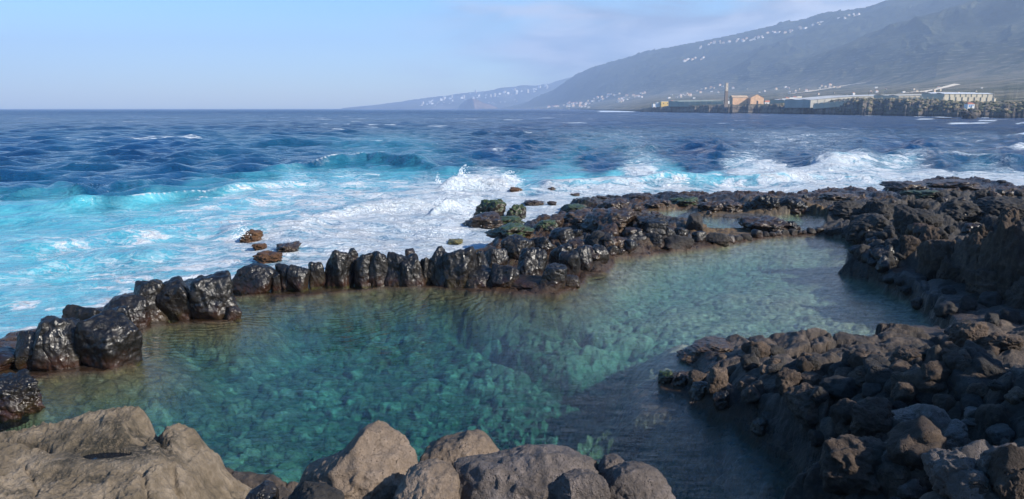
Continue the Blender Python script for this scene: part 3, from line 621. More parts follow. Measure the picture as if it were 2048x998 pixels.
# ---------------------------------------------------------------- sky, sun, camera, haze
SUN_AZ, SUN_EL = R(120), R(32)          # azimuth clockwise from straight ahead
sd = Vector((math.sin(SUN_AZ)*math.cos(SUN_EL), math.cos(SUN_AZ)*math.cos(SUN_EL), math.sin(SUN_EL)))
w = N('World', True); scene.world = w.m
sky = w.n('ShaderNodeTexSky', sky_type='NISHITA', sun_disc=False, sun_elevation=SUN_EL, sun_rotation=SUN_AZ, air_density=1.0, dust_density=.6, ozone_density=2.6, altitude=0)
dirv = w.n('ShaderNodeTexCoord').outputs['Generated']
dx_, dy_, dz_ = w.sep(dirv)
# cloud bank over the mountains: projected on a layer overhead so that it flattens towards the horizon
zc_ = w.math('MAXIMUM', dz_, .0); inv = w.math('DIVIDE', 1.0, w.math('ADD', zc_, .16))
cv = w.n('ShaderNodeCombineXYZ', {0: w.math('MULTIPLY', dx_, inv), 1: w.math('MULTIPLY', dy_, inv), 2: 0.0}).outputs[0]
cn = w.noise(cv, 1.1, 7, .56, .5); cn2 = w.noise(cv, 2.2, 6, .55, .6)
az = w.math('DIVIDE', dx_, w.math('MAXIMUM', dy_, .15))
side = w.mapr(az, -.16, .16, 0, 1, True)
band = w.mapr(w.math('ADD', az, w.math('MULTIPLY', w.math('SUBTRACT', cn, .5), .5)), -.16, .12, 0, 1, True)
top = w.mapr(w.math('SUBTRACT', dz_, w.math('MULTIPLY', w.math('SUBTRACT', cn, .5), .12)), .115, .150, 1, 0, True)
up = w.math('MULTIPLY', w.math('MULTIPLY', w.mapr(dz_, .14, .22), w.mapr(dz_, .27, .38, 1, 0, True)), w.mapr(cn, .36, .48, 0, 1, True))
cl = w.math('MULTIPLY', band, w.math('MAXIMUM', top, up), clamp=True)
hz = w.mapr(dz_, 0, .05, .75, 1)
cl = w.math('MULTIPLY', w.math('MULTIPLY', cl, hz), w.mapr(az, .9, 2.5, 1, .2))
ccb = w.mix(w.mapr(w.math('ADD', w.math('MULTIPLY', cn2, .5), w.math('MULTIPLY', cn, .5)), .43, .57), (1.4, 1.45, 1.75), (4.2, 3.9, 3.9))
lift = w.mapr(dz_, .15, .24, 1, 2.2); cc = w.mix(1.0, ccb, w.n('ShaderNodeCombineXYZ', {0: lift, 1: lift, 2: lift}).outputs[0], 'MULTIPLY')
skt = w.n('ShaderNodeHueSaturation', {'Color': sky.outputs[0], 'Saturation': 1.5, 'Hue': .502, 'Value': 1.08}).outputs[0]
skc = w.mix(w.math('MULTIPLY', cl, .9), skt, cc)
bg = w.n('ShaderNodeBackground', {'Color': skc, 'Strength': .106}).outputs[0]
w.n('ShaderNodeOutputWorld', {'Surface': bg})
ld = bpy.data.lights.new('sun', 'SUN'); ld.energy = 5.0; ld.angle = R(.53); ld.color = (1, .93, .82)
lo = bpy.data.objects.new('sun', ld); COL.objects.link(lo); lo.rotation_euler = (-sd).to_track_quat('-Z', 'Y').to_euler(); lo.location = (0, 0, 60)
cd = bpy.data.cameras.new('camera'); cd.lens = LENS; cd.sensor_width = 36; cd.clip_start = .1; cd.clip_end = 30000
co = bpy.data.objects.new('camera', cd); COL.objects.link(co); co.location = (0, 0, CAMZ); co.rotation_euler = (math.pi/2-PITCH, 0, 0); scene.camera = co
def hazebox():
    x0, x1, y0, y1, z0, z1 = -8200, 8200, -900, 8300, -6, 740
    V = [(x0,y0,z0),(x1,y0,z0),(x1,y1,z0),(x0,y1,z0),(x0,y0,z1),(x1,y0,z1),(x1,y1,z1),(x0,y1,z1)]
    Fs = [(0,3,2,1),(4,5,6,7),(0,1,5,4),(1,2,6,5),(2,3,7,6),(3,0,4,7)]
    s = N('sea_haze'); v = s.n('ShaderNodeVolumePrincipled', {'Color': (.51, .67, .93, 1), 'Density': 2.05e-4, 'Anisotropy': .1})
    o = link('haze', pymesh('haze', V, Fs), s.out(None, v.outputs[0])); o['kind'] = 'stuff'; o['label'] = 'pale blue sea haze filling the bay air'; o['category'] = 'haze'
hazebox()
vs_ = scene.view_settings; vs_.view_transform = 'Standard'; vs_.look = 'None'; vs_.exposure = 0.9; vs_.gamma = 1.0; vs_.use_curve_mapping = False
cy_ = scene.cycles; cy_.use_denoising = True; cy_.max_bounces = 6; cy_.transparent_max_bounces = 12; cy_.volume_bounces = 1; cy_.diffuse_bounces = 3
cy_.use_adaptive_sampling = False; cy_.caustics_reflective = False; cy_.caustics_refractive = False; cy_.sample_clamp_indirect = 4
scene.render.resolution_x = 1024; scene.render.resolution_y = 499
# ---------------------------------------------------------------- boulders
def ico(sub):
    b = bmesh.new(); bmesh.ops.create_icosphere(b, subdivisions=sub, radius=1.0)
    V = np.array([v.co[:] for v in b.verts]); Fc = np.array([[v.index for v in f.verts] for f in b.faces]); b.free()
    V /= np.linalg.norm(V, axis=1)[:, None]; return V, Fc
ICO = {k: ico(k) for k in (3, 4, 5, 6)}
def rock_shape(seed, sub=5, p=9, k=13, n1=.10, n2=.045, boxy=True, boxh=(.72, .95)):
    D, Fc = ICO[sub]; r = np.random.default_rng(seed)
    if p is None: p = r.choice([6, 8, 11, 14])
    Nn = r.normal(size=(k, 3)); Nn /= np.linalg.norm(Nn, axis=1)[:, None]; h = r.uniform(.66, 1.0, k)
    if boxy:
        a = r.uniform(0, 1.6); c, s_ = math.cos(a), math.sin(a)
        Nn = np.vstack([Nn, [[c, s_, .1], [-s_, c, 0], [-c, -s_, .15], [s_, -c, .1], [0, 0, 1], [0, 0, -1]]]); h = np.append(h, r.uniform(boxh[0], boxh[1], 6))
    dot = np.maximum(D@Nn.T, 0)/h
    rad = (dot**p).sum(1)**(-1.0/p)
    V = D*rad[:, None]
    o = seed*3.7
    V = V*(1+n1*fbm3(D[:, 0]*1.7+o, D[:, 1]*1.7, D[:, 2]*1.7, 3, seed % 97)[:, None])
    q = fbm3(V[:, 0]*5+o, V[:, 1]*5, V[:, 2]*5, 4, seed % 89+7)
    q2 = 1-2*np.abs(fbm3(V[:, 0]*3+o, V[:, 1]*3+4, V[:, 2]*3, 3, seed % 83+5))
    V = V*(1+n2*q[:, None]+n2*.9*q2[:, None])
    ta, tb = r.normal()*.16, r.normal()*.25; ca, sa = math.cos(tb), math.sin(tb); V = np.stack([V[:, 0]*ca-V[:, 2]*sa, V[:, 1], V[:, 0]*sa+V[:, 2]*ca], 1)
    ca, sa = math.cos(ta), math.sin(ta); V = np.stack([V[:, 0], V[:, 1]*ca-V[:, 2]*sa, V[:, 1]*sa+V[:, 2]*ca], 1)
    lo, hi = V.min(0), V.max(0); V = (V-(lo+hi)/2)/((hi-lo)/2)
    return V, Fc
_seed = [100]
def rock_at(x0, x1, yt, yb, mat, label, name='boulder', cat='boulder', group=None, dep=.85, zmin=0.0, sub=5, ground=None, Y=None, sink=.35, widen=1.0, **kw):
    _seed[0] += 1; sd_ = _seed[0]
    pc = (x0+x1)/2
    if Y is not None: gx, gy, gz = PY(pc, yb, Y)
    elif ground is None: gx, gy, gz = hit_ground(pc, yb, zmin)
    fd = gy*cp_-(gz-CAMZ)*sp_
    W = (x1-x0)/F*fd*widen; Dp = W*dep
    tx, ty, tz = PY(pc, yt, gy+Dp*.42)
    H = max(tz-gz, .12*W); hz = H*(1+sink)/2
    V, Fc = rock_shape(sd_, sub, **kw)
    V = V*np.array([W/2, Dp/2, hz])
    me = mesh_np(name, V, Fc)
    o = link(name, me, mat, loc=(float(tx), float(gy+Dp*.42), float(tz-hz)))
    tag(o, label, cat, group)
    return o
def outline_rock(poly, Yf, depth, mat, label, name='boulder', cat='boulder', group=None, sub=6, facets=7, seed=1, nz=.05, rp=.5, cut=(.35, .8)):
    D, Fc = ICO[sub]; pts = np.array([[PY(a, b, Yf)[0], PY(a, b, Yf)[2]] for a, b in poly]); c = (pts.min(0)+pts.max(0))/2
    th = np.arctan2(D[:, 2], D[:, 0]); rho = np.hypot(D[:, 0], D[:, 2])
    # ray cast the star outline
    Rr = np.zeros(len(D)); n = len(pts)
    dx, dz = np.cos(th), np.sin(th)
    for i in range(n):
        a = pts[i]-c; b = pts[(i+1) % n]-c; e = b-a
        den = dx*e[1]-dz*e[0]; den = np.where(np.abs(den) < 1e-9, 1e-9, den)
        t = (a[0]*e[1]-a[1]*e[0])/den; u = (a[0]*dz-a[1]*dx)/den
        Rr = np.where((t > 0) & (u >= -1e-6) & (u <= 1+1e-6), np.maximum(Rr, t), Rr)
    s0 = (pts.max(0)-pts.min(0)).max()/2
    V = np.stack([dx*Rr*rho**rp, np.sign(D[:, 1])*np.abs(D[:, 1])**.9*depth/2, dz*Rr*rho**rp], 1)
    r = np.random.default_rng(seed)
    for i in range(facets):
        nn = np.array([r.normal()*.9, -1+r.normal()*.35, .5+r.normal()*.5]); nn /= np.linalg.norm(nn)
        ext = (V@nn).max(); h = ext*(1-r.uniform(.12, .42)); d = np.maximum(V@nn-h, 0); V = V-np.outer(d*.93, nn)
    L = max(s0, .01); q = V/L; o = seed*2.3
    dn = nz*L*(fbm3(q[:, 0]*2.2+o, q[:, 1]*2.2, q[:, 2]*2.2, 5, seed, .55)+.5*(1-2*np.abs(fbm3(q[:, 0]*5+o, q[:, 1]*5, q[:, 2]*5, 3, seed+3))))
    V = V+D*dn[:, None]
    me = mesh_np(name, V, Fc); o = link(name, me, mat, loc=(float(c[0]), float(Yf), float(c[1]))); tag(o, label, cat, group)
    return o

SM = dict(p=None, n1=.16, n2=.055, k=9, boxh=(.60, .95), widen=1.12)
# left stretch of the sea wall
A = [(-60,35,700,745,'low wet black boulder at the left end of the sea wall'),
 (28,90,660,738,'small cone shaped wet boulder near the left end of the sea wall'),
 (66,160,633,738,'wet black boulder with a knob on top at the left of the wall'),
 (128,206,607,690,'upright wet boulder standing behind the largest black one on the left'),
 (156,272,622,738,'largest glossy black boulder at the left corner of the pool'),
 (186,262,612,680,'wet black boulder behind the largest one at the left corner'),
 (202,290,590,658,'low wet brown boulder right of the largest left corner one'),
 (266,335,558,642,'sloping wet boulder in the middle of the left wall stretch'),
 (308,388,553,640,'rounded wet boulder left of the tallest one before the gap'),
 (370,472,546,640,'tall wet black boulder beside the gap in the wall'),
 (446,482,612,640,'small round wet stone at the foot of the boulder by the gap')]
for a in A: rock_at(*a[:4], WET, a[4], group='boulders of the sea wall', sub=6 if a[1]-a[0] > 60 else 5, **SM)
outline_rock([(66,735),(72,690),(74,660),(78,640),(92,634),(108,642),(114,660),(140,668),(152,700),(160,738)], 14.1, .9, WET, 'wet black boulder with a knobbed head in front of the left wall', group='boulders of the sea wall', seed=4, nz=.07)
rock_at(-40,76,748,838, WET, 'dark wet outcrop at the left edge of the pool', 'outcrop', 'outcrop', sub=6, p=12, n1=.34, n2=.16)
rock_at(20,76,768,800, ORANGE, 'golden weed covered stone at the left edge of the pool', 'stone', 'stone', sink=.6)
# middle stretch
B = [(468,546,527,586,'sloping wet boulder right of the gap in the wall'),(540,560,545,580,'small dark stone wedged right of the sloping gap boulder'),
 (550,594,527,576,'wet boulder with leaning top, second from the gap in the middle stretch'),(576,616,528,578,'brown wet boulder left of the narrow block in the middle wall'),
 (613,648,522,572,'narrow square wet block left of the tall twin boulders'),(645,703,497,571,'tall square black boulder standing upright in the wall'),
 (701,755,505,571,'tall grey boulder right of the square black one'),(692,718,497,530,'round knob stone on top between the two tall boulders'),
 (733,774,501,570,'dark boulder with a yellowish top in the middle wall'),(772,818,503,570,'flat topped dark boulder right of the yellowish one'),
 (809,832,497,518,'small round stone balanced on the wall'),(796,848,508,572,'diagonally split wet boulder in the middle wall'),
 (868,912,512,572,'dark boulder filling the space right of the pointed one'),(840,868,512,568,'dark narrow boulder left of the pointed one'),(852,899,493,570,'pointed boulder leaning left in the middle wall'),
 (886,952,492,574,'broad round topped black boulder in the middle wall'),(935,980,500,566,'dark boulder behind the broad round topped one'),
 (925,988,532,576,'low wet boulder on the waterline under the broad one'),(968,1015,494,540,'grey wet boulder where the wall thickens'),
 (980,1036,528,576,'wet block on the waterline where the wall thickens'),(1005,1068,471,520,'dark boulder on the crest at the thick part of the wall'),
 (1032,1092,494,564,'big cracked wet boulder on the face of the thick wall'),(1080,1132,528,574,'shiny wet boulder low on the thick wall'),
 (1015,1100,552,580,'long low red brown boulder on the waterline'),(1060,1110,470,512,'black boulder on top of the thick wall'),
 (1100,1150,486,540,'dark boulder high on the end of the thick wall'),(1130,1160,550,574,'small wet block at the corner of the pool'),
 (1120,1160,500,556,'wet boulder at the corner above the small block'),(1148,1186,490,542,'round wet boulder just right of the wall corner'),
 (1150,1212,546,552,'submerged looking flat stone off the wall corner')]
for a in B: rock_at(*a[:4], WET, a[4], group='boulders of the sea wall', sub=6 if a[1]-a[0] > 44 else 5, **SM)
# right part of the wall
C_ = [(1175,1217,462,494,GREY,'square grey boulder perched on the wall'),(1178,1217,490,524,WET,'wet boulder below the perched grey one'),(1212,1236,490,512,WET,'small wet stone right of the perched boulder'),
 (1232,1250,498,512,WET,'small brown stone at the water below the perched boulder'),(1246,1282,478,506,WET,'round wet boulder at the water in the right wall'),(1245,1290,455,485,WET,'dark block above the round wet boulder'),
 (1285,1330,465,492,WET,'low dark boulder in the right wall'),(1328,1384,470,498,GREY,'long low grey boulder at the pool edge'),(1326,1350,452,478,WET,'upright dark block left of the standing stone'),
 (1350,1376,455,475,WET,'dark boulder at the foot of the standing stone'),(1408,1456,465,490,GREY,'layered grey boulder right of the standing stone'),(1384,1412,462,484,WET,'dark boulder under the standing stone'),
 (1290,1330,440,466,WET,'dark boulder on the crest behind the right wall'),(1100,1150,455,486,WET,'dark boulder on the crest right of the thick wall')]
for a in C_: rock_at(*a[:4], a[4], a[5], group='boulders of the sea wall', sub=5, **SM)
outline_rock([(1372,468),(1374,448),(1380,430),(1392,422),(1401,424),(1404,436),(1404,470)], 29.5, .8, GREY, 'tall rounded standing stone on the wall by the tide pool', 'standing_stone', 'boulder', seed=9, sub=5, nz=.05)
rs_ = np.random.default_rng(21)
xp = 1450
k = 0
while xp < 1700:
    wpx_ = rs_.uniform(11, 24); yb = np.interp(xp, [1450,1530,1600,1640,1700],[484,474,470,468,478])+rs_.uniform(-1.5, 1.5)
    rock_at(xp, xp+wpx_, yb-wpx_*rs_.uniform(.5, .8), yb, GREY if k % 3 else WET, 'small rounded stone in the row along the far pool edge', 'stone', 'stone', 'row of stones along the far pool edge', sub=4, p=5, n1=.08, n2=.03)
    xp += wpx_*rs_.uniform(.75, 1.0); k += 1
# rocks standing in the surf and along the outer reef
SURF = [(946,1014,399,438,MOSS,'high mossy boulder washed by the breaker'),(976,1012,397,425,MOSS,'round mossy boulder on top of the breaker washed rocks'),(1010,1055,408,438,MOSS,'green weeded boulder right of the breaker washed one'),
 (920,1010,426,458,WETB,'broad dark rock streaming with foam below the mossy ones'),(980,1052,432,452,MOSS,'flat mossy rock behind the broad dark one'),(964,1072,446,480,MOSS,'long green ramp of rock sloping into the foam'),
 (1060,1118,440,462,MOSS,'weeded rock between foam streams right of the green ramp'),(895,928,478,490,WET,'small black rock alone in the foam behind the wall'),
 (1018,1046,374,386,ORANGE,'orange brown rock showing through the breaker'),(1093,1117,374,383,WETB,'small brown rock right of the orange one in the surf'),
 (1045,1090,399,412,WETB,'low dark rock awash behind the mossy group'),(1094,1114,402,411,WETB,'tiny dark rock awash right of the low one'),(1140,1162,386,393,WETB,'tiny rock in the foam off the reef'),
 (1260,1300,388,396,WETB,'low brown rock in foam off the middle of the reef'),(1190,1215,391,397,WETB,'small rock in foam left of the middle reef'),
 (478,524,460,482,ORANGE,'brown rock in turquoise foam left of the wall'),(504,532,486,500,ORANGE,'small tan rock awash left of the wall'),(550,604,485,506,WETB,'dark ragged rock in the foam behind the wall'),
 (508,566,502,526,ORANGE,'low golden rock nearest the wall gap in the foam'),(572,600,536,546,WETB,'low rock just behind the middle wall'),
 (1125,1200,420,452,WETB,'brown hump on the inner reef left of centre'),(1120,1180,408,428,MOSS,'weeded hump at the outer edge of the reef'),(1195,1275,400,434,WETB,'high brown hump on the reef crest'),
 (1160,1275,418,466,WETB,'large dark brown mass in the middle of the reef'),(1270,1340,432,456,WET,'dark ridge left of the tide pool'),(1335,1400,394,414,MOSS,'green topped rock on the outer reef'),
 (1430,1490,400,425,WETB,'brown rock behind the tide pool'),(1500,1560,388,424,WET,'black peaked rock on the outer reef'),(1550,1625,392,432,WET,'broad black rock right of the black peak'),
 (1480,1572,433,466,WETB,'ragged brown island rock between the tide pools'),(1572,1602,442,466,WET,'small pointed black rock in the tide pool'),
 (1390,1450,402,424,WETB,'brown shelf rock on the outer reef'),(1290,1345,398,416,WETB,'brown rock on the outer reef left of the green topped one'),
 (1640,1720,386,404,WETB,'flat brown rock at the seaward end of the right reef'),(1770,1850,363,382,WETB,'brown reef rock with foam running over it'),(1850,1960,360,378,WETB,'long brown rock at the seaward edge on the right'),
 (1800,1880,378,398,MOSS,'green weeded rock by the foam channel on the right'),(1996,2012,360,366,WET,'tiny black rock alone in the foam at the far right')]
for a in SURF: rock_at(*a[:4], a[4], a[5], zmin=-.3, group='rocks of the outer reef', sub=5, p=12, n1=.30, n2=.20, dep=1.2, sink=.5)
# right shore: large rocks
RB = [(1660,1740,400,440,GREY,'dark lava hump at the right end of the tide pool'),(1735,1800,402,440,GREY,'dark lava block on the right shore crest'),(1655,1700,452,476,GREY,'round grey boulder at the far corner of the pool'),
 (1690,1790,425,478,GREY,'folded grey lava mass at the far corner of the pool'),(1790,1880,410,470,GREY,'smooth grey lava swell on the right shore'),(1880,1960,400,440,GREY,'grey lava knob high on the right shore'),
 (1835,1880,450,500,LAVA,'sunlit tan pointed rock above the ledge'),(1800,1838,470,512,LAVA,'rounded tan rock left of the sunlit pointed one'),(1960,2060,395,440,GREY,'dark lava crest at the right edge'),
 (1906,1974,642,694,LAVA,'wrinkled brown rock peak above the near bank'),(1965,2045,662,706,LAVA,'brown ridge right of the wrinkled peak'),
 (1581,1692,772,850,LAVA,'big angular brown boulder facing the pool'),(1552,1602,738,784,LAVA,'brown boulder above the big angular one'),(1598,1648,746,780,LAVA,'dark rough boulder right of the brown one on the bank'),
 (1413,1458,733,783,LAVA,'upright boulder at the tip of the near bank'),(1376,1415,741,770,LAVA,'tan boulder left of the upright one at the bank tip'),(1424,1462,779,822,WET,'dark wet stone below the upright boulder'),
 (1316,1350,740,768,MOSS,'green fringed boulder at the very tip of the near bank'),(1346,1380,742,772,WETB,'dark boulder beside the green fringed tip'),(1380,1420,764,800,WETB,'dark wet boulder on the underside of the bank tip'),
 (1380,1480,682,702,WETB,'low black reef finger poking into the pool'),(1355,1420,700,722,WETB,'rough black rock at the end of the upper finger'),
 (1727,1773,708,738,LAVA,'grey round boulder in the middle of the near bank'),(1786,1850,696,730,LAVA,'pale rounded boulder right of the grey round one'),(1913,1974,716,772,LAVA,'tall folded boulder on the upper right bank'),
 (1500,1550,838,872,WETB,'small wet stone at the shaded waterline'),(1700,1760,735,772,LAVA,'shaggy brown boulder in the middle of the bank'),
 (1790,1886,823,862,MAUVE,'pale mauve rock crest in the lower right bank'),(1920,2060,832,900,MAUVE,'broad mauve boulder at the lower right edge'),
 (1860,1990,905,1010,MAUVE,'pale boulder with a sunlit top at the lower right corner'),(1990,2060,930,1010,LAVA,'dark boulder in the lower right corner'),(1957,1990,908,962,MAUVE,'pointed pale stone standing at the lower right'),
 (1790,1870,915,960,MAUVE,'mauve hump left of the pale corner boulder'),(1640,1790,880,990,LAVA,'large shaded boulder above the dark water'),(1700,1800,800,880,LAVA,'shaded boulder right of the big angular one')]
for a in RB: rock_at(*a[:4], a[4], a[5], group='large rocks of the right shore', sub=6 if a[1]-a[0] > 55 else 5, p=9, n1=.20, n2=.11, dep=1.0, zmin=-.02)
# rubble: shared meshes, each stone its own object
PROT = [rock_shape(900+i, 4, p=9, n1=.2, n2=.12) for i in range(9)]
PM = {}
def proto(i, mat):
    if (i, mat.name) not in PM:
        me = mesh_np('rubble_stone', PROT[i][0], PROT[i][1]); me.materials.append(mat); PM[i, mat.name] = me
    return PM[i, mat.name]
def scatter(nn, region, smin, smax, mats, label, group, seed):
    r = np.random.default_rng(seed); k = 0; tries = 0
    xs = [q[0] for q in region]; ys = [q[1] for q in region]
    while k < nn and tries < nn*30:
        tries += 1; px, py = r.uniform(min(xs), max(xs)), r.uniform(min(ys), max(ys))
        if polydist(np.array([px]), np.array([py]), region)[0] > 0: continue
        x, y, z = hit_ground(px, py, 0.0)
        if z < .04: continue
        sz = r.uniform(smin, smax)*r.uniform(.7, 1.2); mat = mats[r.integers(len(mats))]
        o = bpy.data.objects.new('rubble_stone', proto(int(r.integers(9)), mat)); COL.objects.link(o)
        o.location = (x, y, z+sz*.12); o.scale = (sz*r.uniform(.7, 1.1)/2*1.2, sz*r.uniform(.7, 1.1)/2*1.2, sz*r.uniform(.6, .9)/2*1.2); o.rotation_euler = (r.uniform(-.5, .5), r.uniform(-.5, .5), r.uniform(0, 6.28))
        tag(o, label, 'stone', group); k += 1
scatter(75, [(1400,715),(1500,700),(1700,715),(1880,700),(2045,705),(2045,800),(1900,830),(1700,800),(1560,800),(1480,800),(1420,745)], .16, .42, [LAVA, LAVA, GREY], 'rough brown stone among the rubble of the near bank', 'rubble of the near right bank', 31)
scatter(30, [(1560,830),(1700,800),(2045,820),(2045,990),(1780,990)], .18, .45, [LAVA, MAUVE], 'rough stone among the rubble of the lower right bank', 'rubble of the lower right bank', 32)
scatter(60, [(1650,400),(1740,392),(2045,385),(2045,430),(1900,480),(1750,500),(1700,470)], .25, .6, [GREY, GREY, WETB], 'dark stone among the rubble of the right reef', 'rubble of the right reef', 33)
scatter(45, [(1080,470),(1140,425),(1220,402),(1620,398),(1640,415),(1500,430),(1300,440),(1240,500),(1160,530)], .25, .6, [WET, WETB, WETB], 'wet dark stone among the rubble of the middle reef', 'rubble of the middle reef', 34)
scatter(30, [(1690,480),(1760,490),(1800,520),(1760,545),(1720,520)], .25, .5, [GREY, WET], 'round dark stone on the inner pool corner', 'stones on the inner pool corner', 35)

scatter(14, [(1700,552),(1760,575),(1830,608),(1890,655),(1960,690),(2045,690),(2045,610),(1950,585),(1850,552),(1760,535)], .18, .5, [GREY], 'flat dark stone set in the ledge beside the pool', 'stones of the dark ledge', 36)
# ---------------------------------------------------------------- foreground rocks
FG = [([(560,1090),(585,995),(600,965),(640,950),(668,936),(690,915),(702,900),(722,884),(743,872),(760,872),(785,888),(806,908),(822,930),(832,958),(828,990),(800,1010),(790,1090)], 5.7, 1.1, PALE, 'large pale brown peaked rock at the bottom edge', 5),
 ([(822,958),(846,915),(880,902),(915,892),(935,881),(962,885),(985,902),(1000,925),(1012,960),(990,1010),(840,1010)], 6.2, .9, PALE, 'tent shaped rock with a shaded left side at the bottom', 6),
 ([(905,1010),(905,960),(912,950),(980,938),(1060,926),(1110,922),(1160,928),(1184,940),(1192,955),(1172,985),(1150,1020),(1050,1080),(930,1080)], 5.35, 1.0, MAUVE, 'long flat topped mauve rock in the bottom middle', 7),
 ([(770,1070),(792,990),(812,965),(845,950),(868,946),(900,955),(914,975),(918,1070)], 5.2, .8, PALE, 'rounded brown rock left of the long mauve one', 8),
 ([(1098,1080),(1110,985),(1130,965),(1165,955),(1195,960),(1215,978),(1222,1080)], 5.1, .6, MAUVE, 'pale grey rough rock in front of the mauve one', 10),
 ([(1190,990),(1200,945),(1213,930),(1238,924),(1256,938),(1268,958),(1255,990)], 5.6, .5, MAUVE, 'small upright rock right of the long mauve one', 11),
 ([(1200,1080),(1214,985),(1232,962),(1262,950),(1290,950),(1322,962),(1346,985),(1352,1010),(1352,1080)], 5.25, .8, MAUVE, 'dark grey rounded rock at the bottom edge, rightmost of the row', 12),
 ([(1170,1000),(1174,948),(1182,936),(1196,934),(1203,950),(1203,1000)], 5.65, .4, LAVA, 'small brown stone wedged beside the long mauve rock', 13),
 ([(470,1070),(492,995),(515,978),(535,982),(545,1000),(560,1070)], 5.4, .5, WET, 'small black wet rock between tan slab and peaked rock', 14),
 ([(540,1090),(560,1000),(590,988),(640,990),(680,1010),(700,1090)], 5.0, .6, GREY, 'low grey rock at the bottom edge under the peaked one', 15)]
for pl_, Yf, dp, mt, lb, sd_ in FG: outline_rock(pl_, Yf, dp, mt, lb, group='rocks at the foot of the picture', seed=sd_, nz=.11, facets=15)

# the big tan slab with its rain pool
SIL = [(-260,900),(-120,880),(0,868),(50,858),(100,850),(150,836),(200,822),(250,815),(280,818),(300,845),(320,868),(330,862),(338,850),(352,848),(380,862),(410,895),(435,915),(445,935),(460,955),(480,972),(505,985),(530,1000),(560,1050)]
Yc = 6.15
sxw = np.array([PY(a, b, Yc)[0] for a, b in SIL]); szw = np.array([PY(a, b, Yc)[2] for a, b in SIL])
gx = np.linspace(float(sxw[0]), float(sxw[-1]), 620); gy = np.concatenate([np.linspace(3.6, 4.8, 60)[:-1], np.linspace(4.8, 6.5, 300), np.linspace(6.5, 7.2, 40)[1:]])
XX, YY = np.meshgrid(gx, gy)
pxr = XX/YY*Yc                                    # follow the slab's fan of joints
zt = np.interp(XX+.05*fbm2(XX*3, YY*3, 3, 601), sxw, szw)
zb0 = 2.16-.05*(XX+3); zb0 = np.where(XX > -2.55, zb0-.9*(XX+2.55)**1.5*.9, zb0) if False else zb0-.55*np.clip(XX+2.75, 0, 3)**1.3
tt = sstep(5.35, 6.1, YY)
ZS = np.minimum(zb0, zt+.05)*(1-tt)+zt*tt
ZS = ZS+.10*fbm2(XX*1.1, YY*1.1, 4, 605)*(1-.6*tt)+.045*fbm2(XX*5, YY*5, 4, 611, .55, True)+.013*fbm2(XX*30, YY*30, 3, 617)
# stepped joint face near the viewer, cracks and the basin
def crack(pts, w_, d_):
    global ZS
    W_ = [P(a, b, 2.2) for a, b in pts]; dd = polydist(XX+.02*fbm2(XX*9, YY*9, 2, 631), YY+.02*fbm2(XX*9+5, YY*9, 2, 633), W_, False); ZS = ZS-d_*np.exp(-(dd/w_)**2)
crack([(-100,905),(0,885),(60,890),(120,912),(150,925)], .03, .07); crack([(300,830),(318,870),(330,900),(345,935),(380,960)], .035, .09); crack([(282,940),(290,975),(288,1000)], .025, .05); crack([(50,930),(70,960),(60,990)], .015, .03)
crack([(-60,870),(0,872),(40,868),(75,862)], .03, .06)
bx, by = P(215, 926, 2.14)
el = np.hypot((XX-bx-.25*(YY-by))/.21, (YY-by)/.080)+.12*fbm2(XX*6, YY*6, 3, 641)
zw = float(ZS[np.unravel_index(np.argmin(np.abs(XX-bx)+np.abs(YY-by)), XX.shape)])-.03
ZS = np.where(el < 1.6, zw-.05+.11*sstep(.75, 1.6, el)*1.0+(ZS-zw-.06)*sstep(1.0, 1.6, el), ZS)
wr = sstep(3.4, 1.5, el); ZS = np.where(el > 1.0, np.maximum(ZS, (zw+.012+.012*fbm2(XX*12, YY*12, 2, 644))*wr+ZS*(1-wr)), ZS)
ZS = np.where(YY > Yc, ZS-2.6*(YY-Yc)**1.0*sstep(Yc, Yc+.25, YY)-.02, ZS)
lich = np.clip(sstep(-.25, .25, fbm2(XX*7, YY*7, 4, 651)+.25*(YY < by+.3))*sstep(1.0, .25, np.hypot((XX-bx-.12)/.62, (YY-by-.14)/.36))*1.5+sstep(2.2, 1.0, el)*.9+.8*sstep(.25, .5, fbm2(XX*2.5+7, YY*6, 4, 655)), 0, 1)
me = mesh_np('slab_rock', np.stack([XX.ravel(), YY.ravel(), ZS.ravel()], 1), grid_faces(*XX.shape), {'stain': lich})
s = N('tan_slab'); p = s.pos()
n1 = s.noise(p, 2.2, 6, .6); n2 = s.noise(p, 14, 8, .68); n3 = s.noise(p, 70, 5, .7)
c = s.ramp(s.math('ADD', s.math('MULTIPLY', n1, .6), s.math('MULTIPLY', n2, .4)), [(.38, (.095, .077, .053)), (.5, (.175, .138, .097)), (.62, (.29, .235, .175))])
c = s.mix(s.mapr(n3, .3, .7, .35, 0), c, (.10, .08, .06))
fle = s.mapr(s.vor(s.vmul(p, (1, 1, 1)), 34), .06, .12, 1, 0); c = s.mix(s.math('MULTIPLY', fle, s.mapr(n2, .56, .62)), c, (.55, .5, .44))
st = s.math('MULTIPLY', s.attr('stain'), s.mapr(s.noise(p, 22, 5, .7), .38, .56)); c = s.mix(s.math('MULTIPLY', st, .88), c, (.035, .034, .028))
hh = s.math('SUBTRACT', s.math('ADD', s.math('MULTIPLY', n2, 1.0), s.math('MULTIPLY', n3, .35)), s.math('MULTIPLY', st, .3))
o = link('slab_rock', me, s.out(s.bsdf(Base_Color=c, Roughness=.9, Normal=s.bump(hh, .055, 1.0), Specular_IOR_Level=.2)))
tag(o, 'big tan rock slab with a small rain pool at the lower left', 'rock slab')
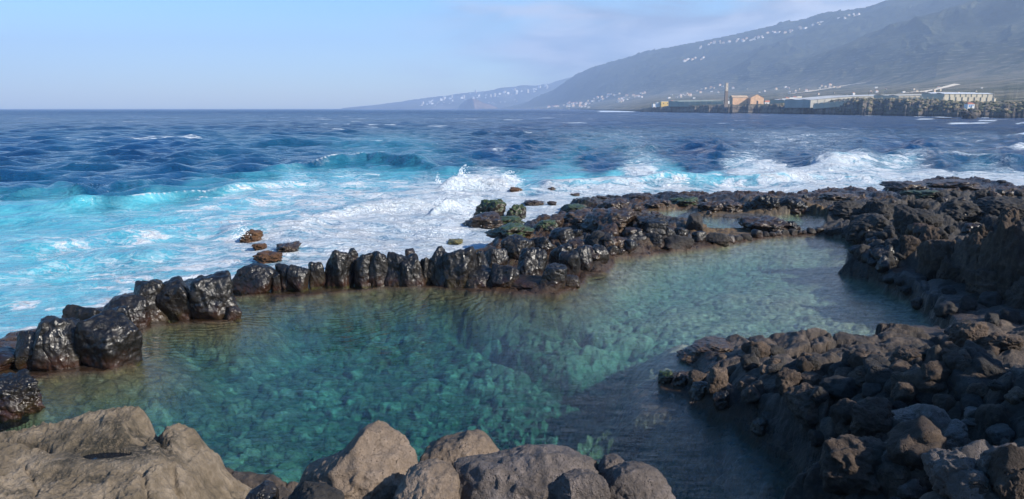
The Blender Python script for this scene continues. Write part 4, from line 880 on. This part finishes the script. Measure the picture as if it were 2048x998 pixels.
RB2 = [(1850,1915,478,560,19.5,'shaded dark block at the inner side of the ledge'),(1905,1995,462,575,18.2,'shaded brown rock wall above the ledge'),(1985,2090,428,600,17.0,'tall shaded dark cliff block at the right edge'),(1940,2010,535,600,17.2,'dark angular block at the foot of the shaded cliff'),(2010,2066,555,622,16.4,'dark block on the ledge at the right edge'),(1878,1932,515,574,18.6,'low dark block at the back of the ledge'),(1945,1990,448,500,19.0,'brown lit block on the rim of the shaded cliff'),(2000,2040,415,455,18.8,'rough knob on top of the tall shaded block')]
for a in RB2: rock_at(*a[:4], LAVA, a[5], group='large rocks of the right shore', Y=a[4], sub=6, p=10, n1=.24, n2=.14, dep=1.1)
an = np.linspace(0, 2*math.pi, 40, endpoint=False)
Vp = [(float(bx+.30*math.cos(a)+.25*.115*math.sin(a)), float(by+.115*math.sin(a)), zw-.012) for a in an]
s = N('rain_pool'); nr = s.bump(s.noise(s.pos(), 9, 2), .002, 1.0)
o = link('rain_puddle', pymesh('rain_puddle', Vp, [list(range(40))]), s.out(s.bsdf(Base_Color=(.006, .009, .014), Roughness=.02, IOR=1.33, Normal=nr)))
tag(o, 'small dark blue rain pool in a hollow of the tan slab', 'puddle')
# ---------------------------------------------------------------- buildings across the bay
def plain(name, col, rough=.85, n=.12, sc=.4):
    s = N(name); q = s.noise(s.pos(), sc, 5, .6)
    c = s.mix(s.mapr(q, .3, .7), tuple(v*(1-n) for v in col), tuple(min(1, v*(1+n)) for v in col))
    return s.out(s.bsdf(Base_Color=c, Roughness=rough))
M_WHITE = plain('limewash', (.72, .70, .66)); M_CREAM = plain('cream_render', (.62, .52, .38)); M_TERRA = plain('terracotta', (.42, .15, .08)); M_ORANGE = plain('ochre_stone', (.62, .38, .22), n=.25)
M_TAN = plain('tan_tiles', (.42, .30, .19), n=.2); M_DARK = plain('dark_opening', (.03, .03, .035)); M_NET = plain('greenhouse_netting', (.36, .34, .29), n=.15, sc=.1); M_NETG = plain('green_netting', (.27, .31, .24), n=.15, sc=.1)
M_ROOF = plain('plastic_roof', (.38, .38, .37), n=.2, sc=.08); M_ROOFW = plain('white_plastic_roof', (.62, .62, .62), .5); M_CONC = plain('concrete', (.42, .37, .30), n=.2); M_YEL = plain('yellow_render', (.62, .42, .12)); M_BLUE = plain('blue_door', (.12, .25, .5))
M_STONE = plain('chimney_stone', (.45, .38, .29), n=.3, sc=.5); M_STONE_DARK = plain('dark_chimney_stone', (.17, .13, .10), n=.3, sc=.5); M_WOOD = plain('weathered_pole', (.12, .10, .08)); M_BEIGE = plain('beige_netting', (.50, .44, .33), n=.2, sc=.1)
def Z(py, Y): return float(PY(1024, py, Y)[2])
def X(px, Y): return float(PY(px, 218, Y)[0])
def boxv(x0, x1, y0, y1, z0, z1): return [(x0,y0,z0),(x1,y0,z0),(x1,y1,z0),(x0,y1,z0),(x0,y0,z1),(x1,y0,z1),(x1,y1,z1),(x0,y1,z1)]
BOXF = [(0,3,2,1),(4,5,6,7),(0,1,5,4),(1,2,6,5),(2,3,7,6),(3,0,4,7)]
def empty(name, loc, label, cat, group=None):
    e = bpy.data.objects.new(name, None); COL.objects.link(e); e.location = loc; tag(e, label, cat, group); return e
def part(name, V, Fs, mat, root, smooth=False):
    l = root.location
    if root.parent: l = l+root.parent.location
    me = pymesh(name, [(v[0]-l[0], v[1]-l[1], v[2]-l[2]) for v in V], Fs, smooth); return link(name, me, mat, root)
def box(name, x0, x1, y0, y1, z0, z1, mat, root): return part(name, boxv(x0,x1,y0,y1,z0,z1), BOXF, mat, root)
# factory ruin
Yf_ = 850; xa, xb, xc = X(1469, Yf_), X(1500, Yf_), X(1526.5, Yf_); zb_ = Z(209.5, Yf_); ze, zp, zw_ = Z(195.5, Yf_), Z(189, Yf_), Z(192.5, Yf_); xm = (xb+xc)/2
fr = empty('factory', (xb, Yf_, zb_), 'orange stone factory ruin with two gabled halls beside the tall chimney', 'factory')
part('gable_hall', [(xb,Yf_,zb_-3),(xc,Yf_,zb_-3),(xc,Yf_,ze),(xm,Yf_,zp),(xb,Yf_,ze),(xb,Yf_+26,zb_-3),(xc,Yf_+26,zb_-3),(xc,Yf_+26,ze),(xm,Yf_+26,zp),(xb,Yf_+26,ze)],
     [(0,1,2,3,4),(9,8,7,6,5),(0,4,9,5),(1,6,7,2)], M_ORANGE, fr)
part('roof', [(xb-.4,Yf_-.3,ze-.1),(xm,Yf_-.3,zp+.15),(xm,Yf_+26.3,zp+.15),(xb-.4,Yf_+26.3,ze-.1),(xc+.4,Yf_-.3,ze-.1),(xc+.4,Yf_+26.3,ze-.1),(xm,Yf_-.3,zp+.45),(xm,Yf_+26.3,zp+.45)],
     [(0,1,2,3),(1,4,5,2),(0,3,7,6),(6,7,5,4),(0,6,1),(1,6,4),(3,2,7),(2,5,7)], M_TAN, fr)
Yw = Yf_+9; zi = zw_
part('side_hall', [(xa,Yw,zb_-3),(xb+.2,Yw,zb_-3),(xb+.2,Yw,zi-1.2),(xa,Yw,zi-1.2),(xa,Yw+12,zb_-3),(xb+.2,Yw+12,zb_-3),(xb+.2,Yw+12,zi-1.2),(xa,Yw+12,zi-1.2),(xa,Yw+6,zi+.9),(xb+.2,Yw+6,zi+.9)],
     [(0,1,2,3),(5,4,7,6),(0,3,8,7,4),(1,5,6,9,2)], M_ORANGE, fr)
part('roof', [(xa-.4,Yw-.4,zi-1.3),(xb+.2,Yw-.4,zi-1.3),(xb+.2,Yw+6,zi+1.1),(xa-.4,Yw+6,zi+1.1),(xb+.2,Yw+12.4,zi-1.3),(xa-.4,Yw+12.4,zi-1.3)], [(0,1,2,3),(3,2,4,5)], M_TAN, fr)
box('door', X(1512.5,Yf_), X(1515.5,Yf_), Yf_-.15, Yf_+.2, zb_-1, Z(201.5,Yf_), M_DARK, fr)
# chimney
Yh = 838; zc0, zc1, zc2 = Z(209, Yh), Z(182, Yh), Z(166, Yh); xk = X(1451, Yh)
ch = empty('chimney', (xk, Yh, zc0), 'tall square stone chimney standing left of the orange factory', 'chimney')
def frust(name, w0, w1, z0, z1, mat): 
    V = [(xk-w0,Yh-w0,z0),(xk+w0,Yh-w0,z0),(xk+w0,Yh+w0,z0),(xk-w0,Yh+w0,z0),(xk-w1,Yh-w1,z1),(xk+w1,Yh-w1,z1),(xk+w1,Yh+w1,z1),(xk-w1,Yh+w1,z1)]; part(name, V, BOXF, mat, ch)
frust('base', 2.4, 1.8, zc0-3, Z(203, Yh), M_STONE_DARK); frust('shaft', 1.75, 1.5, Z(203, Yh), zc1, M_STONE_DARK); frust('upper_shaft', 1.5, 1.25, zc1, zc2-.6, M_STONE); frust('rim', 1.45, 1.45, zc2-.6, zc2, M_STONE)  # lower chimney parts use the darker stone colour
# greenhouses
def greenhouse(pts, Y0, depth, ybf, mw, mr, label, ribs=8):
    """pts: (px, py_top, Y) along the front eave; sloping roof rises to the back"""
    r = empty('greenhouse', (X(pts[0][0], pts[0][2]), pts[0][2], Z(ybf, pts[0][2])), label, 'greenhouse', 'greenhouses above the sea cliff')
    V = []; 
    for px, py, Y in pts: V += [(X(px,Y),Y,Z(ybf+2,Y)-2),(X(px,Y),Y,Z(py,Y)),(X(px,Y)-2,Y+depth,Z(py,Y)+1.2),(X(px,Y)-2,Y+depth,Z(ybf+2,Y)-2)]
    n = len(pts); Fw = [(4*i,4*i+4,4*i+5,4*i+1) for i in range(n-1)]+[(4*i+3,4*i+2,4*i+6,4*i+7) for i in range(n-1)]+[(0,1,2,3),(4*n-4,4*n-1,4*n-2,4*n-3)]
    part('wall', V, Fw, mw, r)
    VR = []
    for px, py, Y in pts:
        x = X(px,Y); z = Z(py,Y); VR += [(x,Y-.4,z+.02),(x-.5,Y+depth*.25,z+.9),(x-1,Y+depth*.5,z+.35),(x-1.5,Y+depth*.75,z+1.5),(x-2,Y+depth+.3,z+1.25)]
    part('roof', VR, [(5*i+k,5*i+5+k,5*i+6+k,5*i+1+k) for i in range(n-1) for k in range(4)], mr, r)
    x0, Ya = X(pts[0][0], pts[0][2]), pts[0][2]; x1, Yb = X(pts[-1][0], pts[-1][2]), pts[-1][2]
    for i in range(ribs+1):
        t = i/ribs; x = x0+(x1-x0)*t; Y = Ya+(Yb-Ya)*t; px = pts[0][0]+(pts[-1][0]-pts[0][0])*t
        zt_ = Z(float(np.interp(px, [q[0] for q in pts], [q[1] for q in pts])), Y)
        box('post', x-.12, x+.12, Y-.35, Y-.1, Z(ybf, Y)-1, zt_, M_CONC, r)
    return r
greenhouse([(1568,200.5,800),(1620,200.2,770)], 0, 40, 209, M_NETG, M_ROOF, 'grey roofed greenhouse at the left end of the long row', 4)
greenhouse([(1620,200,700),(1655,196.5,705),(1700,192.8,712),(1760,191.5,718),(1792,190.5,722)], 0, 60, 209, M_NET, M_ROOF, 'longest pale grey greenhouse with a wide sloping roof', 12)
greenhouse([(1795,191.5,640),(1850,190.5,640),(1884,190.5,640)], 0, 40, 199, M_BEIGE, M_NET, 'beige netted greenhouse in the middle of the row', 8)
greenhouse([(1886,187.5,600),(1940,187.5,600),(1984,187.8,600)], 0, 30, 197, M_BEIGE, M_ROOFW, 'greenhouse with a bright white roof edge at the right end of the row', 9)
greenhouse([(1358,203.2,1010),(1400,202.6,990),(1446,202.4,960)], 0, 60, 208, M_NETG, M_NETG, 'long low green netted greenhouse left of the chimney', 8)
# walls with posts in front
def longwall(pts, label, npost):
    r = empty('retaining_wall', (X(pts[0][0],pts[0][3]), pts[0][3], Z(pts[0][2],pts[0][3])), label, 'wall')
    V = []; 
    for px, pt, pb, Y in pts: V += [(X(px,Y),Y,Z(pb,Y)-3),(X(px,Y),Y,Z(pt,Y)),(X(px,Y),Y+.5,Z(pt,Y)),(X(px,Y),Y+.5,Z(pb,Y)-3)]
    n = len(pts); part('wall_panel', V, [(4*i+a,4*i+4+a,4*i+4+b,4*i+b) for i in range(n-1) for a, b in ((0,1),(1,2),(2,3))]+[(0,1,2,3),(4*n-4,4*n-1,4*n-2,4*n-3)], M_BEIGE, r)
    P0 = [q[0] for q in pts]
    for i in range(npost):
        px = P0[0]+(P0[-1]-P0[0])*i/(npost-1); Y = float(np.interp(px, P0, [q[3] for q in pts]))-.3; zt_ = Z(float(np.interp(px, P0, [q[1] for q in pts])), Y)+.4; zb2 = Z(float(np.interp(px, P0, [q[2] for q in pts])), Y)-1
        x = X(px, Y); box('post', x-.2, x+.2, Y-.2, Y+.15, zb2, zt_, M_CONC, r)
longwall([(1626,207,211,675),(1680,201.5,206,660),(1740,197.2,201,640),(1800,194.8,198.5,620),(1884,194.2,198,600)], 'long beige retaining wall with posts below the greenhouses', 26)
longwall([(1886,194,198,560),(1985,195,200,560)], 'dark toned low wall under the white roofed greenhouse', 9)
gp = empty('gate_pillar', (X(1988,545),545,Z(206,545)), 'pale stone gate pillar at the right end of the greenhouse row', 'pillar'); box('shaft', X(1986,545), X(1989.5,545), 545, 546.3, Z(207,545)-1, Z(197,545), M_CREAM, gp); box('cap', X(1985.4,545), X(1990.1,545), 544.8, 546.5, Z(197,545), Z(196.2,545), M_CREAM, gp)
# small houses with parts
def cottage(px0, px1, pyb, pye, pyr, Y, dp_, mw, mr, label, doors=(), flat=False, name='cottage'):
    x0, x1, zb2, zE, zR = X(px0,Y), X(px1,Y), Z(pyb,Y), Z(pye,Y), Z(pyr,Y)
    r = empty(name, ((x0+x1)/2, Y, zb2), label, 'house')
    box('wall', x0, x1, Y, Y+dp_, zb2-2, zE, mw, r)
    o_ = .25
    if flat: box('roof', x0-.1, x1+.1, Y-.1, Y+dp_+.1, zE, zR, mr, r)
    else:
        xi = (x1-x0)*.22
        part('roof', [(x0-o_,Y-o_,zE),(x1+o_,Y-o_,zE),(x1+o_,Y+dp_+o_,zE),(x0-o_,Y+dp_+o_,zE),(x0+xi,Y+dp_/2,zR),(x1-xi,Y+dp_/2,zR)], [(0,3,2,1),(0,1,5,4),(2,3,4,5),(1,2,5),(3,0,4)], mr, r)
    for a, b, t, u_, m_ in doors: box('door' if u_ else 'window', X(a,Y), X(b,Y), Y-.08, Y+.1, Z(pyb if u_ else t+2.2, Y), Z(t, Y), m_, r)
    return r
cottage(1935, 1948.5, 214.5, 207.8, 205, 470, 4, M_WHITE, M_TERRA, 'small white hut with a red tiled roof on the sea cliff', [(1937,1939.3,209.5,True,M_BLUE),(1940.6,1942.9,209.5,True,M_BLUE),(1944.3,1946.4,209.8,False,M_BLUE)], name='hut')
cottage(1529, 1544, 208.5, 204.3, 201, 880, 9, M_WHITE, M_TERRA, 'white house with a red roof just right of the orange factory', [(1532,1533.5,205.6,True,M_DARK),(1538,1539.5,205.6,False,M_DARK)])
cottage(1322, 1341, 211, 203.5, 202.6, 1120, 12, M_YEL, M_CREAM, 'yellow flat roofed building on the low point', [(1326,1327.5,206,False,M_DARK),(1334,1335.5,206,False,M_DARK)], flat=True)
cottage(1341, 1349, 208, 203.5, 200.8, 1130, 10, M_WHITE, M_TERRA, 'white house with red roof behind the yellow building')
cottage(1313, 1320.5, 211.5, 205, 204.4, 1130, 10, M_WHITE, M_WHITE, 'white cubic house left of the yellow building', flat=True)
cottage(1306, 1312.5, 212.5, 208, 207.4, 1150, 9, M_WHITE, M_WHITE, 'lower white cubic house at the tip of the low point', flat=True)
cottage(1454, 1462, 208, 202.6, 202, 900, 10, M_WHITE, M_WHITE, 'white flat roofed building between chimney and factory', flat=True)
for i, (a, b, t, e) in enumerate([(1549,1556,204,200),(1557,1564,203,199),(1563,1571,202,197),(1571,1578,201.5,195.5),(1578,1586,200.5,194.5),(1586,1593,200,194),(1593,1602,199.5,192.5)]):
    cottage(a, b, t+4, e+.6, e-1.4 if i % 2 else e, 930+i*12, 10, M_WHITE if i % 3 else M_CREAM, M_TERRA if i % 2 else M_WHITE, ['first cream','second white red roofed','third white','fourth white red roofed tall','fifth white','sixth white red roofed','last and highest cream'][i]+' house climbing right of the red roofed house', flat=not i % 2)
cottage(1988-90, 1998-90, 178.5-5, 175-5, 174-5, 1200, 14, M_WHITE, M_WHITE, 'white flat building beside the pale track on the plain', flat=True)
for i, (a, b, t) in enumerate([(1955,1963,182),(1964,1972,183.5),(1976,1984,182)]):
    cottage(a, b, t+2.5, t-.5, t-1.6, 1000, 10, M_WHITE, M_WHITE, ['left','middle','right'][i]+' of three white sheds on the plain above the white roofed greenhouse', flat=True, name='shed')
cottage(1835, 1842, 189, 184.5, 183, 900, 8, M_YEL, M_CREAM, 'small yellow house behind the middle greenhouse')
for px, t, b, Y, lb in [(1956.5,203.5,214,468,'thin utility pole right of the white hut'),(1735,183,192,730,'thin pole rising behind the longest greenhouse'),(1773,185,192,730,'thin pole right of the middle of the greenhouse row')]:
    r = empty('utility_pole', (X(px,Y),Y,Z(b,Y)), lb, 'pole', 'utility poles'); x = X(px,Y); box('pole', x-.14, x+.14, Y, Y+.28, Z(b,Y)-1.5, Z(t,Y), M_WOOD, r); box('crossarm', x-.7, x+.7, Y-.1, Y-.003, Z(t,Y)-.7, Z(t,Y)-.45, M_WOOD, r)
# tracks and field terraces on the plain
for pts, wd_, lb in [([(1800,188),(1850,184),(1880,178),(1915,169)],4,'pale dirt track'),([(1585,188),(1640,180),(1700,170),(1730,166)],5,'dirt road')]:
    Vt = []; 
    for i in range(len(pts)-1):
        for t in np.linspace(0, 1, 14)[:-1 if i < len(pts)-2 else None]:
            h_ = hit_far(pts[i][0]+(pts[i+1][0]-pts[i][0])*t, pts[i][1]+(pts[i+1][1]-pts[i][1])*t)
            if h_: Vt += [(h_[0], h_[1]-wd_*2.2, float(far_z(h_[0], h_[1]-wd_*2.2)[0])+.9), (h_[0], h_[1]+wd_*2.2, float(far_z(h_[0], h_[1]+wd_*2.2)[0])+.9)]
    n = len(Vt)//2
    o = link('path', pymesh('path', Vt, [(2*i,2*i+2,2*i+3,2*i+1) for i in range(n-1)]), M_CREAM); o['kind'] = 'structure'
# far houses
def house_mesh(nm, w, d, h, roof, mw, mr):
    V = boxv(-w/2, w/2, -d/2, d/2, -h*.6, h)
    if roof: V += [(-w*.35, 0, h*1.45), (w*.35, 0, h*1.45)]; Fs = [(0,1,5,4),(1,2,6,5),(2,3,7,6),(3,0,4,7),(4,5,9,8),(6,7,8,9),(5,6,9),(7,4,8)]
    else: Fs = BOXF[1:]+[]
    me = pymesh(nm, V, Fs); me.materials.append(mw); me.materials.append(mr)
    if roof:
        for i in range(4, 8): me.polygons[i].material_index = 1
    return me
H_W = plain('distant_limewash', (.52, .50, .47)); H_C = plain('distant_render', (.46, .38, .28)); H_T = plain('distant_tiles', (.34, .17, .11))
HM = [house_mesh('house', 11, 9, 5, True, H_W, H_T), house_mesh('house', 14, 9, 5, False, H_W, H_C), house_mesh('house', 9, 9, 6, False, H_C, H_W), house_mesh('house', 12, 8, 5, True, H_C, H_T), house_mesh('apartment_block', 18, 12, 16, False, M_WHITE, M_WHITE), house_mesh('apartment_block', 14, 12, 22, False, M_CREAM, M_WHITE)]
rh = np.random.default_rng(77)
def village(path, nn, spread, sc, label, group, kinds=(0, 1, 2, 3), hit=hit_far, cat='house', nm='house'):
    xs = np.array([q[0] for q in path]); ys = np.array([q[1] for q in path]); k = 0; tr = 0
    while k < nn and tr < nn*8:
        tr += 1; px = rh.uniform(xs[0], xs[-1]); py = np.interp(px, xs, ys)+rh.normal()*spread
        h_ = hit(px, py)
        if h_ is None: continue
        o = bpy.data.objects.new(nm, HM[kinds[rh.integers(len(kinds))]]); COL.objects.link(o)
        q = .66*sc*rh.uniform(.6, 1.3)*h_[1]/3000; o.location = (h_[0], h_[1], h_[2]+.5); o.scale = (q, q, q*rh.uniform(.9, 1.3)); o.rotation_euler = (0, 0, rh.uniform(-.6, .6))
        tag(o, label, cat, group); k += 1
village([(1095,214),(1130,213),(1180,214)], 18, 1.2, 1.15, 'tiny house on the shore of the coastal village', 'shore houses of the coastal village')
village([(1130,211),(1190,203),(1240,190)], 38, 2.6, 1.15, 'tiny white house on the slope of the coastal village', 'hillside houses of the coastal village')
village([(1232,203),(1262,195),(1292,188)], 24, 2.2, 1.15, 'tiny house in the right hand part of the coastal village', 'houses above the low point')
village([(1368,124),(1415,116)], 9, 1.6, 1.3, 'tiny white house in the cluster halfway up the slope', 'houses halfway up the slope')
village([(1395,94),(1450,86),(1500,80),(1530,72),(1600,58),(1645,46)], 46, 2.4, 1.2, 'tiny house strung along the upper mountain ridge', 'houses along the mountain ridge')
village([(1675,37),(1722,29)], 9, 1.2, 1.1, 'tiny pale house high on the ridge at the right', 'houses high on the ridge')
village([(1330,197),(1380,190),(1430,178),(1470,170)], 26, 3.5, 1.15, 'tiny pale house on the lower slope behind the chimney', 'houses behind the chimney')
village([(1480,186),(1560,182),(1640,178),(1700,182)], 20, 5, 1.1, 'tiny house scattered on the plain behind the factory', 'houses behind the factory')
village([(1640,172),(1668,176)], 8, 1.6, 1.4, 'tiny house in the hamlet above the greenhouses', 'hamlet above the greenhouses')
village([(1700,186),(1800,182),(1900,183),(2040,178)], 18, 3, 1.2, 'tiny house scattered above the greenhouse row', 'houses above the greenhouse row')
village([(840,206),(900,199),(960,194),(1020,188),(1075,180),(1100,176)], 80, 3.2, .62, 'tiny pale block of the far hazy town', 'blocks of the far hazy town', (1, 2, 4, 4, 5), hit_hills, 'building', 'apartment_block')
village([(870,210),(980,205),(1050,203)], 14, 3, .7, 'tiny pale house below the far hazy town', 'houses below the far town', (0, 1, 2), hit_hills)
# sea stack and the rocks at the foot of the far cliff
outline_rock([(910,220),(918,212),(925,205),(932,200),(944,197),(955,201),(968,206),(978,208),(990,213),(1000,220)], 5600, 300, ORANGE, 'brown sea stack hill low on the hazy horizon', 'sea_stack', 'rock', seed=41, sub=5, nz=.08)
DKR = plain('dark_sea_rock', (.022, .020, .020), n=.4, sc=.3)
for i, (a, b, t, yb, Y, lb) in enumerate([(1833,1868,236,241,395,'low dark rock off the far cliff, leftmost'),(1862,1890,235.5,241,392,'low dark rock off the far cliff, middle'),(1886,1914,236,241.5,390,'low dark rock off the far cliff, rightmost'),(1926,1954,222,240,398,'dark ragged sea rock in front of the white hut'),(1280,1310,220.5,225,1150,'dark reef at the tip of the low point')]):
    rock_at(a, b, t, yb, DKR, lb, 'sea_rock', 'rock', Y=Y, n1=.25, n2=.2, sub=5)
# scrub on the far cliff top: ground cover
DS, FS = ICO[3]
Vs = []; Fl = []; rb = np.random.default_rng(5); cols = []
for i in range(900):
    px = rb.uniform(1560, 2110); d0 = itp(px, COASTD)*1.0; Y = d0+rb.uniform(8, 75)*(1 if rb.random() < .8 else 1.7)
    x = X(px, Y); z_ = float(far_z(x, Y)[0])
    if z_ < 2.5: continue
    sz = rb.uniform(.6, 1.7); v = DS[::1]*np.array([sz, sz, sz*.6])*(1+.35*vn3(DS[:, 0]*2.5+i, DS[:, 1]*2.5, DS[:, 2]*2.5, 3)[:, None])
    Fl.append(FS+len(Vs)*len(DS)); Vs.append(v+np.array([x, Y, z_+.2])); cols.append(np.full(len(DS), rb.random()))
s = N('scrub'); p = s.pos(); c = s.ramp(s.math('ADD', s.math('MULTIPLY', s.attr('tone'), .6), s.math('MULTIPLY', s.noise(p, .8, 4, .7), .4)), [(.2, (.045, .055, .025)), (.5, (.12, .11, .055)), (.75, (.24, .19, .11)), (.9, (.34, .22, .14))])
o = link('scrub', mesh_np('scrub', np.vstack(Vs), np.vstack(Fl), {'tone': np.concatenate(cols)}), s.out(s.bsdf(Base_Color=c, Roughness=.95, Normal=s.bump(s.noise(p, 1.5, 4, .7), .5))))
tag(o, 'low olive scrub covering the far sea cliff', 'scrub', kind='stuff')
# spray thrown up by the breaker: clouds of droplets
DT = np.array([(1,1,1),(1,-1,-1),(-1,1,-1),(-1,-1,1)])/1.7; FT = np.array([(0,1,2),(0,3,1),(0,2,3),(1,3,2)])
Vs = []; Fl = []; rp_ = np.random.default_rng(8)
for px, py, hgt, wid, nn in [(928,366,1.3,.9,900),(1018,366,.9,1.1,700),(960,376,.7,2.2,800),(900,420,.8,2.0,900),(935,440,.6,.9,500),(876,366,.7,.25,120),(488,474,.7,.5,260),(880,470,.5,2.0,500),(1290,352,.3,1.5,250),(1620,350,.4,4.0,500),(1150,386,.4,2.0,200)]:
    x0, y0 = P(px, py, -.2)
    for i in range(nn):
        t = rp_.random()**1.7; a_ = rp_.normal(); sz = rp_.uniform(.008, .035)*(y0/45)
        v = DT*sz+np.array([x0+a_*wid*.5*(1-.5*t)+.25*wid*math.sin(7*t+a_), y0+rp_.normal()*wid*.4, -.2+hgt*t*(.6+.4*math.cos(a_*2))+rp_.normal()*.05])
        Fl.append(FT+4*len(Vs)); Vs.append(v)
s = N('spray'); o = link('spray', mesh_np('spray', np.vstack(Vs), np.vstack(Fl), None, False), s.out(s.bsdf(Base_Color=(.72, .75, .78), Roughness=.6)))
tag(o, 'white spray droplets thrown up by the breaking waves', 'spray', kind='stuff')
